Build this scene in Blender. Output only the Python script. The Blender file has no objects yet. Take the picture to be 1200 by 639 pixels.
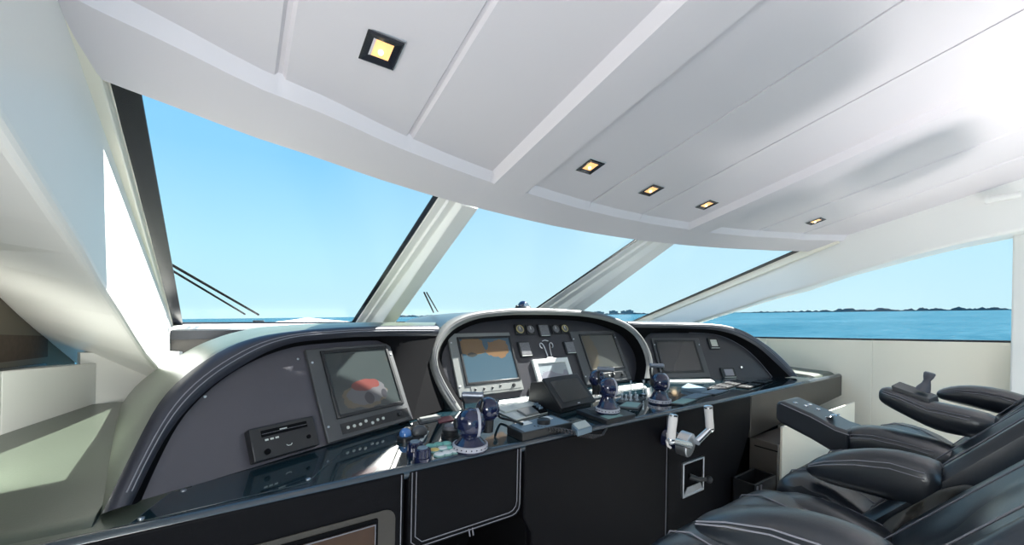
import bpy, bmesh, math, random
from mathutils import Vector, Matrix
random.seed(7)
S = bpy.context.scene
COL = S.collection
FLOOR = -1.4            # everything is laid out relative to the eye point, then lifted so that the cabin floor is z = 0
XC = 1.6                # centreline of the boat
R = math.radians
# ------------------------------------------------------------------ camera
f_px = 472.0; YAW = math.atan(328/472.0); ROLL = 0.02; CX = 600.0; CY = 361.5
FW = Vector((math.sin(YAW), math.cos(YAW), 0)); RT = Vector((math.cos(YAW), -math.sin(YAW), 0)); UP = Vector((0, 0, 1))
cR, sR = math.cos(ROLL), math.sin(ROLL)
def ray(px, py):
    a = (px-CX)/f_px; b = -(py-CY)/f_px
    return FW + (a*cR-b*sR)*RT + (b*cR+a*sR)*UP
def U(px, py, X=None, Y=None, z=None):
    d = ray(px, py)
    t = X/d.x if X is not None else Y/d.y if Y is not None else z/d.z
    return d*t
cam_d = bpy.data.cameras.new('camera'); cam = bpy.data.objects.new('camera', cam_d); COL.objects.link(cam)
cam_d.sensor_width = 36; cam_d.lens = f_px*36/1200; cam_d.shift_y = 42/1200; cam_d.clip_start = .02; cam_d.clip_end = 60000
rc = cR*RT + sR*UP; uc = -sR*RT + cR*UP
cam.matrix_world = Matrix(((rc.x, uc.x, -FW.x, 0), (rc.y, uc.y, -FW.y, 0), (rc.z, uc.z, -FW.z, 0), (0, 0, 0, 1)))
S.camera = cam

# ------------------------------------------------------------------ materials
def mat(name, col, rough=.5, metal=0, spec=.5, bump=0, bscale=60, coat=0, crough=.1, var=0, vscale=8, emit=None, estr=0, detail=4):
    m = bpy.data.materials.new(name); m.use_nodes = True
    nt = m.node_tree; b = nt.nodes['Principled BSDF']
    b.inputs['Base Color'].default_value = (*col, 1); b.inputs['Roughness'].default_value = rough
    b.inputs['Metallic'].default_value = metal; b.inputs['Specular IOR Level'].default_value = spec
    b.inputs['Coat Weight'].default_value = coat; b.inputs['Coat Roughness'].default_value = crough
    if emit: b.inputs['Emission Color'].default_value = (*emit, 1); b.inputs['Emission Strength'].default_value = estr
    tc = nt.nodes.new('ShaderNodeTexCoord')
    if bump:
        n = nt.nodes.new('ShaderNodeTexNoise'); n.inputs['Scale'].default_value = bscale; n.inputs['Detail'].default_value = detail
        bp = nt.nodes.new('ShaderNodeBump'); bp.inputs['Strength'].default_value = bump; bp.inputs['Distance'].default_value = .004
        nt.links.new(tc.outputs['Object'], n.inputs['Vector']); nt.links.new(n.outputs['Fac'], bp.inputs['Height']); nt.links.new(bp.outputs['Normal'], b.inputs['Normal'])
    if var:
        n2 = nt.nodes.new('ShaderNodeTexNoise'); n2.inputs['Scale'].default_value = vscale; n2.inputs['Detail'].default_value = 5
        r = nt.nodes.new('ShaderNodeMapRange'); r.inputs['To Min'].default_value = 1-var; r.inputs['To Max'].default_value = 1+var
        mx = nt.nodes.new('ShaderNodeVectorMath'); mx.operation = 'SCALE'; mx.inputs[0].default_value = col
        nt.links.new(tc.outputs['Object'], n2.inputs['Vector']); nt.links.new(n2.outputs['Fac'], r.inputs['Value']); nt.links.new(r.outputs['Result'], mx.inputs['Scale'])
        nt.links.new(mx.outputs['Vector'], b.inputs['Base Color'])
    return m
M = {}
M['headliner'] = mat('headliner vinyl', (.745, .705, .735), .5, bump=.05, bscale=180)
M['white'] = mat('white paint', (.86, .85, .82), .4, bump=.02, bscale=120)
M['cream'] = mat('cream gelcoat', (.90, .85, .73), .35, bump=.02, bscale=90)
M['floor'] = mat('pale floor', (.82, .80, .76), .5, var=.08)
M['leather'] = mat('black leather', (.005, .005, .0065), .48, spec=.08, bump=.12, bscale=260)
M['seat'] = mat('seat leather', (.013, .017, .024), .30, spec=.9, bump=.06, bscale=220)
M['hoodlit'] = mat('hood leather', (.085, .103, .078), .28, spec=1.0, bump=.1, bscale=260)  # left hood: green reflected light put into the dark leather's colour
M['counter'] = mat('gloss counter', (.010, .028, .038), .07, spec=.8, coat=1.0, crough=.03)
M['nose'] = mat('nosing leather', (.03, .045, .06), .2, spec=.9)
M['panelshade'] = mat('shaded instrument panel', (.034, .034, .041), .33, bump=.05, bscale=300, var=.10, vscale=6)  # copy of the instrument panel with its shade put into the colour
M['liplit'] = mat('sunlit hood lip', (.135, .14, .135), .33, spec=1.0, bump=.1, bscale=260)  # sunlight on the dark central lip put into its colour
M['hoodshade'] = mat('shaded hood leather', (.028, .038, .045), .28, spec=1.0, bump=.1, bscale=260)  # same hood leather, shade and blue sky sheen put into the colour
M['shelfskin'] = mat('shelf leather', (.060, .074, .056), .30, spec=1.0, bump=.1, bscale=260, var=.12, vscale=5)  # greenish reflected light put into the dark shelf leather's colour
M['gun'] = mat('gunmetal grip', (.22, .24, .28), .35, metal=.8)
M['lip'] = mat('lip leather', (.026, .028, .040), .36, spec=.6, bump=.1, bscale=260)
M['panel'] = mat('instrument panel', (.070, .066, .080), .33, bump=.05, bscale=300, var=.10, vscale=6)
M['black'] = mat('black plastic', (.012, .013, .015), .35)
M['mblack'] = mat('matt black', (.006, .006, .007), .8, spec=.05)
M['bezel'] = mat('display bezel', (.065, .068, .072), .38, bump=.03, bscale=400)
M['greybez'] = mat('silver grey bezel', (.20, .21, .205), .35)
M['glass'] = mat('screen glass', (.016, .020, .022), .12, coat=.5, crough=.02)
M['navy'] = mat('navy enamel', (.008, .012, .045), .16, coat=.6, crough=.04)
M['ring'] = mat('white scale ring', (.42, .42, .47), .4)
M['chrome'] = mat('chrome', (.75, .77, .8), .12, metal=1)
M['steel'] = mat('brushed steel', (.66, .68, .71), .32, metal=1)
M['grip'] = mat('white grip', (.85, .82, .80), .35)
M['thread'] = mat('grey thread', (.22, .22, .25), .7)
M['wood'] = mat('red brown wood', (.045, .020, .009), .35, spec=.3, coat=.1, var=.35, vscale=14)
M['gasket'] = mat('black gasket', (.012, .014, .022), .25)
M['paper'] = mat('pale grey plastic', (.55, .58, .54), .45)
M['teal'] = mat('pale teal keypad', (.22, .38, .36), .35)
M['green'] = mat('green sticker', (.20, .50, .42), .4)
M['white_btn'] = mat('white button', (.75, .77, .75), .4)
M['yellow'] = mat('yellow sticker', (.75, .55, .16), .4)
M['red'] = mat('red tag', (.16, .04, .05), .5)
M['bluegrey'] = mat('blue grey plastic', (.16, .23, .29), .35)
M['cloth'] = mat('charcoal cloth', (.085, .083, .078), .9, spec=.1, bump=.25, bscale=35)
M['grey'] = mat('grey rubber', (.12, .12, .14), .5)
M['coil'] = mat('grey cord', (.06, .06, .065), .5)
M['sidecab'] = mat('grey brown laminate', (.085, .075, .066), .35)
M['epanel'] = mat('satin brown and bounce-lit leather', (.045, .040, .034), .35, spec=.4, bump=.1, bscale=260)
M['deck'] = mat('white foredeck', (.78, .78, .76), .5, var=.04)
M['lampglow'] = mat('warm lamp', (.9, .6, .3), .3, emit=(1, .52, .17), estr=.85)
M['bulb'] = mat('lamp filament', (1, .9, .7), .3, emit=(1, .82, .5), estr=2)
M['amber'] = mat('brass gauge face', (.45, .38, .16), .35)
M['dial'] = mat('grey gauge face', (.16, .16, .17), .35, var=.5, vscale=120)
M['dialw'] = mat('pale gauge face', (.5, .52, .46), .35, var=.35, vscale=110)
M['led'] = mat('bright led', (.9, .9, .9), .3, emit=(1, 1, 1), estr=1.5)
M['bluball'] = mat('blue trackball', (.05, .16, .42), .1, coat=.7)
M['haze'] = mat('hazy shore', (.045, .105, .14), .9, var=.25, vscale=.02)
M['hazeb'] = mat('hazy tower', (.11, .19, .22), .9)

def glass_mat(name, tint, refl=.05):
    m = bpy.data.materials.new(name); m.use_nodes = True; nt = m.node_tree; nt.nodes.clear()
    o = nt.nodes.new('ShaderNodeOutputMaterial'); mx = nt.nodes.new('ShaderNodeMixShader'); t = nt.nodes.new('ShaderNodeBsdfTransparent'); g = nt.nodes.new('ShaderNodeBsdfGlossy')
    t.inputs['Color'].default_value = (*tint, 1); g.inputs['Roughness'].default_value = .22; mx.inputs['Fac'].default_value = refl
    nt.links.new(t.outputs[0], mx.inputs[1]); nt.links.new(g.outputs[0], mx.inputs[2]); nt.links.new(mx.outputs[0], o.inputs['Surface'])
    return m
M['pane'] = glass_mat('clear glass', (.93, .97, .97), .04)
M['darkpane'] = mat('dark tinted glass', (.135, .112, .082), .4, spec=.15)
M['brownband'] = mat('brown striped band', (.075, .05, .035), .8, var=.5, vscale=40)

def sea_mat():
    m = bpy.data.materials.new('sea water'); m.use_nodes = True; nt = m.node_tree; b = nt.nodes['Principled BSDF']
    b.inputs['Roughness'].default_value = .75; b.inputs['Specular IOR Level'].default_value = 0
    tc = nt.nodes.new('ShaderNodeTexCoord'); mp = nt.nodes.new('ShaderNodeMapping'); mp.inputs['Scale'].default_value = (.35, 1, 1)
    n = nt.nodes.new('ShaderNodeTexNoise'); n.inputs['Scale'].default_value = .35; n.inputs['Detail'].default_value = 8
    n3 = nt.nodes.new('ShaderNodeTexNoise'); n3.inputs['Scale'].default_value = .03; n3.inputs['Detail'].default_value = 6
    r = nt.nodes.new('ShaderNodeValToRGB'); r.color_ramp.elements[0].position = .3; r.color_ramp.elements[1].position = .72
    r.color_ramp.elements[0].color = (.012, .056, .088, 1); r.color_ramp.elements[1].color = (.045, .115, .155, 1)
    ad = nt.nodes.new('ShaderNodeMath'); ad.operation = 'ADD'; ml = nt.nodes.new('ShaderNodeMath'); ml.operation = 'MULTIPLY'; ml.inputs[1].default_value = .5
    bp = nt.nodes.new('ShaderNodeBump'); bp.inputs['Strength'].default_value = .8; bp.inputs['Distance'].default_value = .5
    L = nt.links.new
    L(tc.outputs['Object'], mp.inputs['Vector']); L(mp.outputs['Vector'], n.inputs['Vector']); L(mp.outputs['Vector'], n3.inputs['Vector'])
    L(n.outputs['Fac'], ad.inputs[0]); L(n3.outputs['Fac'], ad.inputs[1]); L(ad.outputs[0], ml.inputs[0]); L(ml.outputs[0], r.inputs['Fac'])
    L(r.outputs['Color'], b.inputs['Base Color']); L(n.outputs['Fac'], bp.inputs['Height']); L(bp.outputs['Normal'], b.inputs['Normal'])
    return m
M['sea'] = sea_mat()

def screen_mat(name, bands, base):
    """screen colours, painted reflections among them: flat patches of colour from thresholded noise, under glass"""
    m = bpy.data.materials.new(name); m.use_nodes = True; nt = m.node_tree; b = nt.nodes['Principled BSDF']
    b.inputs['Roughness'].default_value = .15; b.inputs['Coat Weight'].default_value = .5; b.inputs['Coat Roughness'].default_value = .02
    tc = nt.nodes.new('ShaderNodeTexCoord'); sp = nt.nodes.new('ShaderNodeSeparateXYZ'); nt.links.new(tc.outputs['UV'], sp.inputs[0])
    prev = None
    for (kind, a, c, sc, lo, col) in bands:
        n = nt.nodes.new('ShaderNodeTexNoise'); n.inputs['Scale'].default_value = sc; n.inputs['Detail'].default_value = 3
        nt.links.new(tc.outputs['UV'], n.inputs['Vector'])
        if kind == 'blob':       # a = (centre u, v), c = (radius u, v): filled ellipse with a wavy rim
            mp = nt.nodes.new('ShaderNodeMapping'); mp.inputs['Scale'].default_value = (1/c[0], 1/c[1], 0); mp.inputs['Location'].default_value = (-a[0]/c[0], -a[1]/c[1], 0)
            ln = nt.nodes.new('ShaderNodeVectorMath'); ln.operation = 'LENGTH'; nt.links.new(tc.outputs['UV'], mp.inputs['Vector']); nt.links.new(mp.outputs['Vector'], ln.inputs[0])
            ad = nt.nodes.new('ShaderNodeMath'); ad.operation = 'ADD'; nt.links.new(n.outputs['Fac'], ad.inputs[0]); nt.links.new(ln.outputs['Value'], ad.inputs[1])
            g = nt.nodes.new('ShaderNodeMath'); g.operation = 'LESS_THAN'; g.inputs[1].default_value = 1.5; nt.links.new(ad.outputs[0], g.inputs[0])
            mx = nt.nodes.new('ShaderNodeMix'); mx.data_type = 'RGBA'; nt.links.new(g.outputs[0], mx.inputs['Factor'])
            if prev is None: mx.inputs[6].default_value = (*base, 1)
            else: nt.links.new(prev, mx.inputs[6])
            mx.inputs[7].default_value = (*col, 1); prev = mx.outputs[2]; continue
        v = nt.nodes.new('ShaderNodeMath'); v.operation = 'MULTIPLY_ADD'; v.inputs[1].default_value = a; v.inputs[2].default_value = c
        nt.links.new(sp.outputs[kind], v.inputs[0])
        ad = nt.nodes.new('ShaderNodeMath'); ad.operation = 'ADD'; nt.links.new(n.outputs['Fac'], ad.inputs[0]); nt.links.new(v.outputs[0], ad.inputs[1])
        g = nt.nodes.new('ShaderNodeMath'); g.operation = 'GREATER_THAN'; g.inputs[1].default_value = lo; nt.links.new(ad.outputs[0], g.inputs[0])
        mx = nt.nodes.new('ShaderNodeMix'); mx.data_type = 'RGBA'; nt.links.new(g.outputs[0], mx.inputs['Factor'])
        if prev is None: mx.inputs[6].default_value = (*base, 1)
        else: nt.links.new(prev, mx.inputs[6])
        mx.inputs[7].default_value = (*col, 1); prev = mx.outputs[2]
    nt.links.new(prev, b.inputs['Base Color'])
    return m
M['chart'] = screen_mat('painted screen reflection', [('blob', (.22, .82), (.30, .22), 4, 0, (.16, .10, .05)), ('blob', (.72, .75), (.24, .22), 5, 0, (.17, .10, .05)), ('blob', (.48, .88), (.05, .16), 4, 0, (.045, .085, .115)), ('blob', (.18, .62), (.10, .05), 9, 0, (.04, .04, .035))], (.045, .085, .115))  # screen is off; its orange and blue reflection is painted in
M['reflview2'] = screen_mat('dim painted screen reflection', [(0, -1.2, .5, 2.0, .6, (.075, .065, .045))], (.06, .065, .06))  # dim brownish reflection painted into the screen colour
M['reflview'] = screen_mat('painted red reflection', [('blob', (.45, .22), (.36, .20), 5, 0, (.085, .07, .045)), ('blob', (.50, .27), (.30, .20), 6, 0, (.085, .085, .09)), ('blob', (.50, .40), (.20, .10), 4, 0, (.12, .035, .03)), ('blob', (.50, .17), (.07, .10), 4, 0, (.03, .03, .035)), ('blob', (.76, .20), (.05, .08), 4, 0, (.03, .03, .035))], (.028, .036, .036))  # reddish car-like reflection painted into the dark screen
M['lit'] = screen_mat('small colour screen', [(1, 1.0, -.4, 3, .62, (.3, .34, .36))], (.24, .24, .28))

# ------------------------------------------------------------------ mesh builder
class MB:
    def __init__(s): s.v = []; s.f = []
    def add(s, vs, fs):
        o = len(s.v); s.v += [Vector(v) for v in vs]; s.f += [tuple(i+o for i in q) for q in fs]; return s
    def box(s, a, b):
        (x0, y0, z0), (x1, y1, z1) = a, b
        return s.add([(x0,y0,z0),(x1,y0,z0),(x1,y1,z0),(x0,y1,z0),(x0,y0,z1),(x1,y0,z1),(x1,y1,z1),(x0,y1,z1)],
                     [(0,3,2,1),(4,5,6,7),(0,1,5,4),(1,2,6,5),(2,3,7,6),(3,0,4,7)])
    def fbox(s, F, a, b):
        (x0, y0, z0), (x1, y1, z1) = a, b
        return s.add([F(*p) for p in [(x0,y0,z0),(x1,y0,z0),(x1,y1,z0),(x0,y1,z0),(x0,y0,z1),(x1,y0,z1),(x1,y1,z1),(x0,y1,z1)]],
                     [(0,3,2,1),(4,5,6,7),(0,1,5,4),(1,2,6,5),(2,3,7,6),(3,0,4,7)])
    def prism(s, pts, d):
        """polygon (3D points) pushed along vector d"""
        n = len(pts); d = Vector(d); P = [Vector(p) for p in pts]
        return s.add(P + [p+d for p in P], [tuple(range(n))[::-1], tuple(range(n, 2*n))] + [(i, (i+1) % n, n+(i+1) % n, n+i) for i in range(n)])
    def loft(s, secs, close=True, cap=True):
        n = len(secs[0]); o = len(s.v)
        for c in secs: s.v += [Vector(p) for p in c]
        for i in range(len(secs)-1):
            for j in range(n if close else n-1):
                k = (j+1) % n
                s.f.append((o+i*n+j, o+i*n+k, o+(i+1)*n+k, o+(i+1)*n+j))
        if cap and close:
            s.f.append(tuple(o+j for j in range(n))[::-1]); s.f.append(tuple(o+(len(secs)-1)*n+j for j in range(n)))
        return s
    def lathe(s, o, ax, prof, n=24, cap=True):
        """profile [(radius, height along axis)]"""
        ax = Vector(ax).normalized(); t = Vector((1, 0, 0)) if abs(ax.x) < .8 else Vector((0, 1, 0))
        u = ax.cross(t).normalized(); w = ax.cross(u); o = Vector(o)
        return s.loft([[o + ax*h + (u*math.cos(2*math.pi*i/n) + w*math.sin(2*math.pi*i/n))*max(r, 1e-5) for i in range(n)] for r, h in prof], True, cap)
    def cyl(s, a, b, r0, r1=None, n=16):
        a, b = Vector(a), Vector(b)
        return s.lathe(a, b-a, [(r0, 0), (r0 if r1 is None else r1, (b-a).length)], n)
    def tube(s, pts, r, n=6, closed=False):
        P = [Vector(p) for p in pts]; secs = []
        up = Vector((0, 0, 1))
        for i, p in enumerate(P):
            d = (P[min(i+1, len(P)-1)] - P[max(i-1, 0)]).normalized()
            a = d.cross(up)
            if a.length < .05: a = d.cross(Vector((0, 1, 0)))
            a.normalize(); b = a.cross(d)
            rr = r[i] if isinstance(r, (list, tuple)) else r
            secs.append([p + (a*math.cos(2*math.pi*k/n) + b*math.sin(2*math.pi*k/n))*rr for k in range(n)])
        return s.loft(secs)
    def ball(s, c, r, n=24, m=14, sc=(1, 1, 1)):
        c = Vector(c)
        return s.loft([[c + Vector((r*sc[0]*math.sin(math.pi*j/m)*math.cos(2*math.pi*i/n), r*sc[1]*math.sin(math.pi*j/m)*math.sin(2*math.pi*i/n), r*sc[2]*math.cos(math.pi*j/m))) for i in range(n)]
                       for j in [.02]+list(range(1, m))+[m-.02]])
    def grid(s, rows):
        n = len(rows[0]); o = len(s.v)
        for r in rows: s.v += [Vector(p) for p in r]
        for i in range(len(rows)-1):
            for j in range(n-1): s.f.append((o+i*n+j, o+i*n+j+1, o+(i+1)*n+j+1, o+(i+1)*n+j))
        return s
    def build(s, name, m, parent=None, bevel=0, smooth=True, angle=40, subsurf=0, seg=2, uv=None):
        org = Vector(parent['_o']) if parent is not None else (sum((v for v in s.v), Vector())/len(s.v))
        if parent is None:
            zs = min(v.z for v in s.v); org = Vector((org.x, org.y, zs))
        me = bpy.data.meshes.new(name); me.from_pydata([v-org for v in s.v], [], s.f)
        b = bmesh.new(); b.from_mesh(me); bmesh.ops.recalc_face_normals(b, faces=b.faces); b.to_mesh(me); b.free()
        me.materials.append(m)
        if smooth:
            me.shade_smooth()
            if angle < 179: me.set_sharp_from_angle(angle=R(angle))
        if uv:
            lay = me.uv_layers.new(name='UVMap')
            for li, l in enumerate(me.loops): lay.data[li].uv = uv[l.vertex_index % len(uv)]
        o = bpy.data.objects.new(name, me); COL.objects.link(o)
        o['_o'] = tuple(org)
        if parent is not None: o.parent = parent; o.location = (0, 0, 0)
        else: o.location = org
        if bevel:
            md = o.modifiers.new('bevel', 'BEVEL'); md.width = bevel; md.segments = seg; md.limit_method = 'ANGLE'; md.angle_limit = R(35); md.harden_normals = False
        if subsurf:
            md = o.modifiers.new('sub', 'SUBSURF'); md.levels = subsurf; md.render_levels = subsurf
        return o
def tag(o, label=None, cat=None, group=None, kind=None):
    if label: o['label'] = label
    if cat: o['category'] = cat
    if group: o['group'] = group
    if kind: o['kind'] = kind
    return o
def thing(name, loc, label, cat, group=None):
    o = bpy.data.objects.new(name, None); COL.objects.link(o); o.location = loc; o['_o'] = tuple(loc); o.empty_display_size = .05
    return tag(o, label, cat, group)
def struct(o): o['kind'] = 'structure'; return o
def copy_tree(o, delta, parent=None):
    c = o.copy(); COL.objects.link(c)
    if parent is not None: c.parent = parent
    else: c.location = Vector(o.location) + Vector(delta)
    for ch in [x for x in bpy.data.objects if x.parent == o]: copy_tree(ch, delta, c)
    return c
def plane(A, B, lean, off=0.0):
    """frame on a panel: local (a, b, c) = along, up the slope, out towards the cabin"""
    A = Vector(A); B = Vector(B); x = (B-A).normalized(); n = Vector((x.y, -x.x, 0))
    if n.y > 0: n = -n
    y = UP*math.cos(lean) - n*math.sin(lean); N = n*math.cos(lean) + UP*math.sin(lean)
    A = A + n*off
    F = lambda a, b, c=0.0: A + x*a + y*b + N*c
    def loc(px, py, c=0.0):
        d = ray(px, py); q = d*(((A+N*c).dot(N))/d.dot(N)) - A; return q.dot(x), q.dot(y)
    def pt(px, py, c=0.0):
        d = ray(px, py); return d*(((A+N*c).dot(N))/d.dot(N))
    F.loc = loc; F.pt = pt; F.N = N; F.x = x; F.y = y; F.n = n; F.A = A
    return F
def resample(P, n):
    P = [Vector(p) for p in P]; L = [0]
    for a, b in zip(P, P[1:]): L.append(L[-1] + (b-a).length)
    out = []; k = 0
    for i in range(n):
        t = L[-1]*i/(n-1)
        while k < len(P)-2 and L[k+1] < t: k += 1
        w = (t-L[k])/max(L[k+1]-L[k], 1e-9); out.append(P[k].lerp(P[k+1], min(max(w, 0), 1)))
    return out
def smooth(P, it=2):
    for _ in range(it):
        P = [P[0]] + [(P[i-1] + P[i]*2 + P[i+1])/4 for i in range(1, len(P)-1)] + [P[-1]]
    return P
def interp(tab, x):
    if x <= tab[0][0]: return tab[0][1]
    for (a, b), (c, d) in zip(tab, tab[1:]):
        if x <= c: return b + (d-b)*(x-a)/(c-a)
    return tab[-1][1]

# ------------------------------------------------------------------ the shell of the wheelhouse
def Yf(u): return interp([(0, 1.60), (.25, 1.592), (.43, 1.575), (.63, 1.548), (.82, 1.520), (1.0, 1.480), (1.2, 1.425), (1.41, 1.348), (1.57, 1.302), (1.71, 1.235), (1.80, 1.198), (1.86, 1.168)], abs(u))
def zlip(u): return .427 + .0085*u*u
def zbase(u, Y): return .467 + .27*(1.575-Y) - .025*u*u
SEAMS = [-1.515, -1.152, -.193, .193, 1.152, 1.515]
def drop(u):
    a = abs(u)
    for s_ in SEAMS:
        if abs(u-s_) < .0045: return -.010
    d0 = interp([(.577, 0), (.60, .034), (.77, .034), (.793, 0)], a) if .55 < a < .82 else 0
    return d0
us = sorted(set([round(-1.86 + 3.72*i/60, 4) for i in range(61)] + [q for s_ in SEAMS for q in (s_-.012, s_-.0045, s_-.004, s_, s_+.004, s_+.0045, s_+.012)] + [sg*q for sg in (1, -1) for q in (.574, .577, .5885, .60, .604, .685, .766, .77, .7815, .793, .796)]))
rows = []
for Y0 in [-3.2, -2.4, -1.6, -1, -.5, -.1, .25, .55, .8]:
    rows.append([(XC+u, Y0, zbase(u, Y0) - drop(u)) for u in us])
mb = MB()
def yin(u): return Yf(u) - .19
rows.append([(XC+u, yin(u)-.028, zbase(u, yin(u)-.028) - drop(u)) for u in us])
rows.append([(XC+u, yin(u)-.024, zbase(u, yin(u)-.024) - drop(u)) for u in us])
rows.append([(XC+u, yin(u)-.004, zbase(u, yin(u)) - max(drop(u), .030)) for u in us])
rows.append([(XC+u, yin(u)+.004, zbase(u, yin(u)) - max(drop(u), .032)) for u in us])
rows.append([(XC+u, yin(u)+.09, zbase(u, yin(u)+.09) - .036) for u in us])
rows.append([(XC+u, Yf(u)-.03, zlip(u)+.003) for u in us])
rows.append([(XC+u, Yf(u)-.012, zlip(u)) for u in us])
rows.append([(XC+u, Yf(u)-.002, zlip(u)+.008) for u in us])
rows.append([(XC+u, Yf(u)+.006, zlip(u)+.024) for u in us])
rows.append([(XC+u, Yf(u)+.02, zlip(u)+.27) for u in us])
mb.grid(rows)
struct(mb.build('ceiling', M['headliner'], angle=28))
# roof skin above, so no light leaks between headliner and roof
rf = MB(); rr = []
for Y0 in (-3.2, -1, .4, None):
    rr.append([(XC+u, Yf(u)+.025 if Y0 is None else Y0, .70 + .27*(1.575-(Yf(u) if Y0 is None else Y0)) - .02*u*u) for u in [-2.35 + 4.7*i/24 for i in range(25)]])
rf.grid(rr); r2 = [[Vector(p)+Vector((0, 0, .05)) for p in q] for q in rr]; rf.grid(r2)
struct(rf.build('trim_1', M['white']))

# side arches (port and starboard): an extruded plate between windscreen edge, roof and side window
def arch_in(port):
    if port: return [(2.60, -.42), (2.2, -.278), (1.95, -.205), (1.719, -.122), (1.52, -.045), (1.31, .030), (1.17, .092), (1.05, .135), (.93, .180), (.807, .225), (.5, .33), (.1, .42), (-.4, .50), (-3.2, .62)]
    return [(2.60, -.30), (2.2, -.155), (1.967, -.068), (1.709, .019), (1.449, .117), (1.30, .160), (1.167, .202), (1.04, .248), (.924, .286), (.672, .367), (.456, .421), (.238, .464), (-.4, .55), (-3.2, .66)]
def arch_out(port):
    if port: return [(2.85, -.32), (2.60, -.225), (2.287, -.105), (2.15, -.05), (2.009, .012), (1.8, .07), (1.602, .12), (1.45, .15), (1.29, .195), (1.021, .297), (.743, .376), (.503, .438), (-.4, .54), (-3.2, .66)]
    return [(2.75, -.30), (2.45, -.19), (2.175, -.092), (1.89, .006), (1.602, .107), (1.45, .15), (1.29, .195), (1.15, .25), (1.021, .297), (.743, .376), (.503, .438), (.263, .483), (-.4, .56), (-3.2, .66)]
def arch_upper(): return [(-3.2, 1.75), (1.0, .86), (1.20, .62), (1.235, .485), (1.62, .335), (2.2, .10), (2.74, -.115), (2.86, -.17)]
for port in (True, False):
    x0, x1 = (-.25, -.63) if port else (3.45, 3.83)
    A_ = [Vector((x0, y, z)) for y, z in arch_in(port) + arch_upper()]; B_ = [Vector((x1, y, z)) for y, z in arch_out(port) + arch_upper()]
    a = MB().loft([A_, B_]); struct(a.build('wall_left' if port else 'wall_right', M['white'], bevel=.022, seg=4, smooth=False))
    # lower hull side below the side window; tapers inwards ahead of the window
    sg = -1 if port else 1; X = lambda v: XC + sg*v
    zs = (lambda y: -.232 - .080*(y-1.97)) if port else (lambda y: -.215 - .053*(y-1.66))
    w = MB(); yy = [-3.2, 0.1, .9, 1.6, 1.95, 2.36]; hx = [2.2, 2.2, 2.2, 2.2, 2.19, 2.06]
    for k in range(5):
        y0, y1 = yy[k], yy[k+1]
        w.add([(X(hx[k]), y0, FLOOR), (X(hx[k+1]), y1, FLOOR), (X(hx[k+1]), y1, zs(y1)), (X(hx[k]), y0, zs(y0)),
               (X(hx[k]+.12), y0, FLOOR), (X(hx[k+1]+.12), y1, FLOOR), (X(hx[k+1]+.12), y1, zs(y1)), (X(hx[k]+.12), y0, zs(y0))],
              [(0, 1, 2, 3), (7, 6, 5, 4), (3, 2, 6, 7), (0, 4, 5, 1), (0, 3, 7, 4), (1, 5, 6, 2)])
    struct(w.build('trim_2' if port else 'trim_3', M['cream' if not port else 'white'], bevel=.004))
    # glass of the side window with its black gasket along the sill
    g = MB(); low = arch_out(port)
    gy = [2.60, 2.3, 2.1, 1.9, 1.7, 1.5, 1.3, 1.1, .9, .6, .27] if not port else [2.78, 2.5, 2.3, 2.1, 1.9, 1.7, 1.5, 1.3, 1.0, .6, .27]
    li = sorted(low)
    xg = X(2.215)
    g.add([(xg, y, zs(y)-.02) for y in gy] + [(xg, y, max(interp(li, y), zs(y)-.02)+.02) for y in gy], [(i, i+1, len(gy)+i+1, len(gy)+i) for i in range(len(gy)-1)])
    wn = struct(g.build('window_5' if port else 'window_4', M['darkpane' if port else 'pane'], smooth=False))
    if port:
        MB().add([(xg+.003, y, z) for y, z in ((2.42, -.235), (1.2, -.155), (1.2, -.055), (2.42, -.150))], [(0, 1, 2, 3)]).build('brown_band', M['brownband'], wn, smooth=False)  # brown striped strip laid just inside the port glass
    MB().prism([(xg-.004*sg, y, zs(y)-.004) for y in (2.36, .27)] + [(xg-.004*sg, y, zs(y)+.009) for y in (.27, 2.36)], (-.012*sg, 0, 0)).build('gasket', M['gasket'], wn)
    edge = [(xg-.006*sg, y, interp(li, y)+.0) for y in [.27+.06*i for i in range(42)] if interp(li, y) > zs(y)-.01]
    e2 = MB(); e2.tube(edge, .007 if port else .004, 6); e2.build('frame_edge', M['gasket'] if port else M['cream'], wn)
    # post behind the side window
    struct(MB().box((X(2.06 if not port else 2.1), -.02, FLOOR), (X(2.26), .262, .95)).build('trim_4' if port else 'trim_5', M['white'], bevel=.008))
    # aft side: low bulwark capping and glass aft of the post
    g2 = MB().add([(xg, -.02, -.16), (xg, -3.2, .1), (xg, -3.2, .66), (xg, -.02, .56)], [(0, 1, 2, 3)])
    struct(g2.build('window_7' if port else 'window_6', M['pane'], smooth=False))
# small roller blind box on the starboard ceiling edge
bl = thing('blind_cassette', (3.42, .35, .60), 'white roller blind cassette under the ceiling beside the starboard side window', 'blind')
MB().tube([U(1158, 234, X=3.40), U(1196, 228, X=3.40)], .018, 12).build('cassette_tube', M['white'], bl)
MB().tube([U(1155, 234.5, X=3.40), U(1159, 234, X=3.40)], .022, 12).build('end_cap', M['white'], bl)

# floor
struct(MB().box((-.65, -3.2, FLOOR-.06), (3.85, 2.7, FLOOR)).build('floor', M['floor']))

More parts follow.
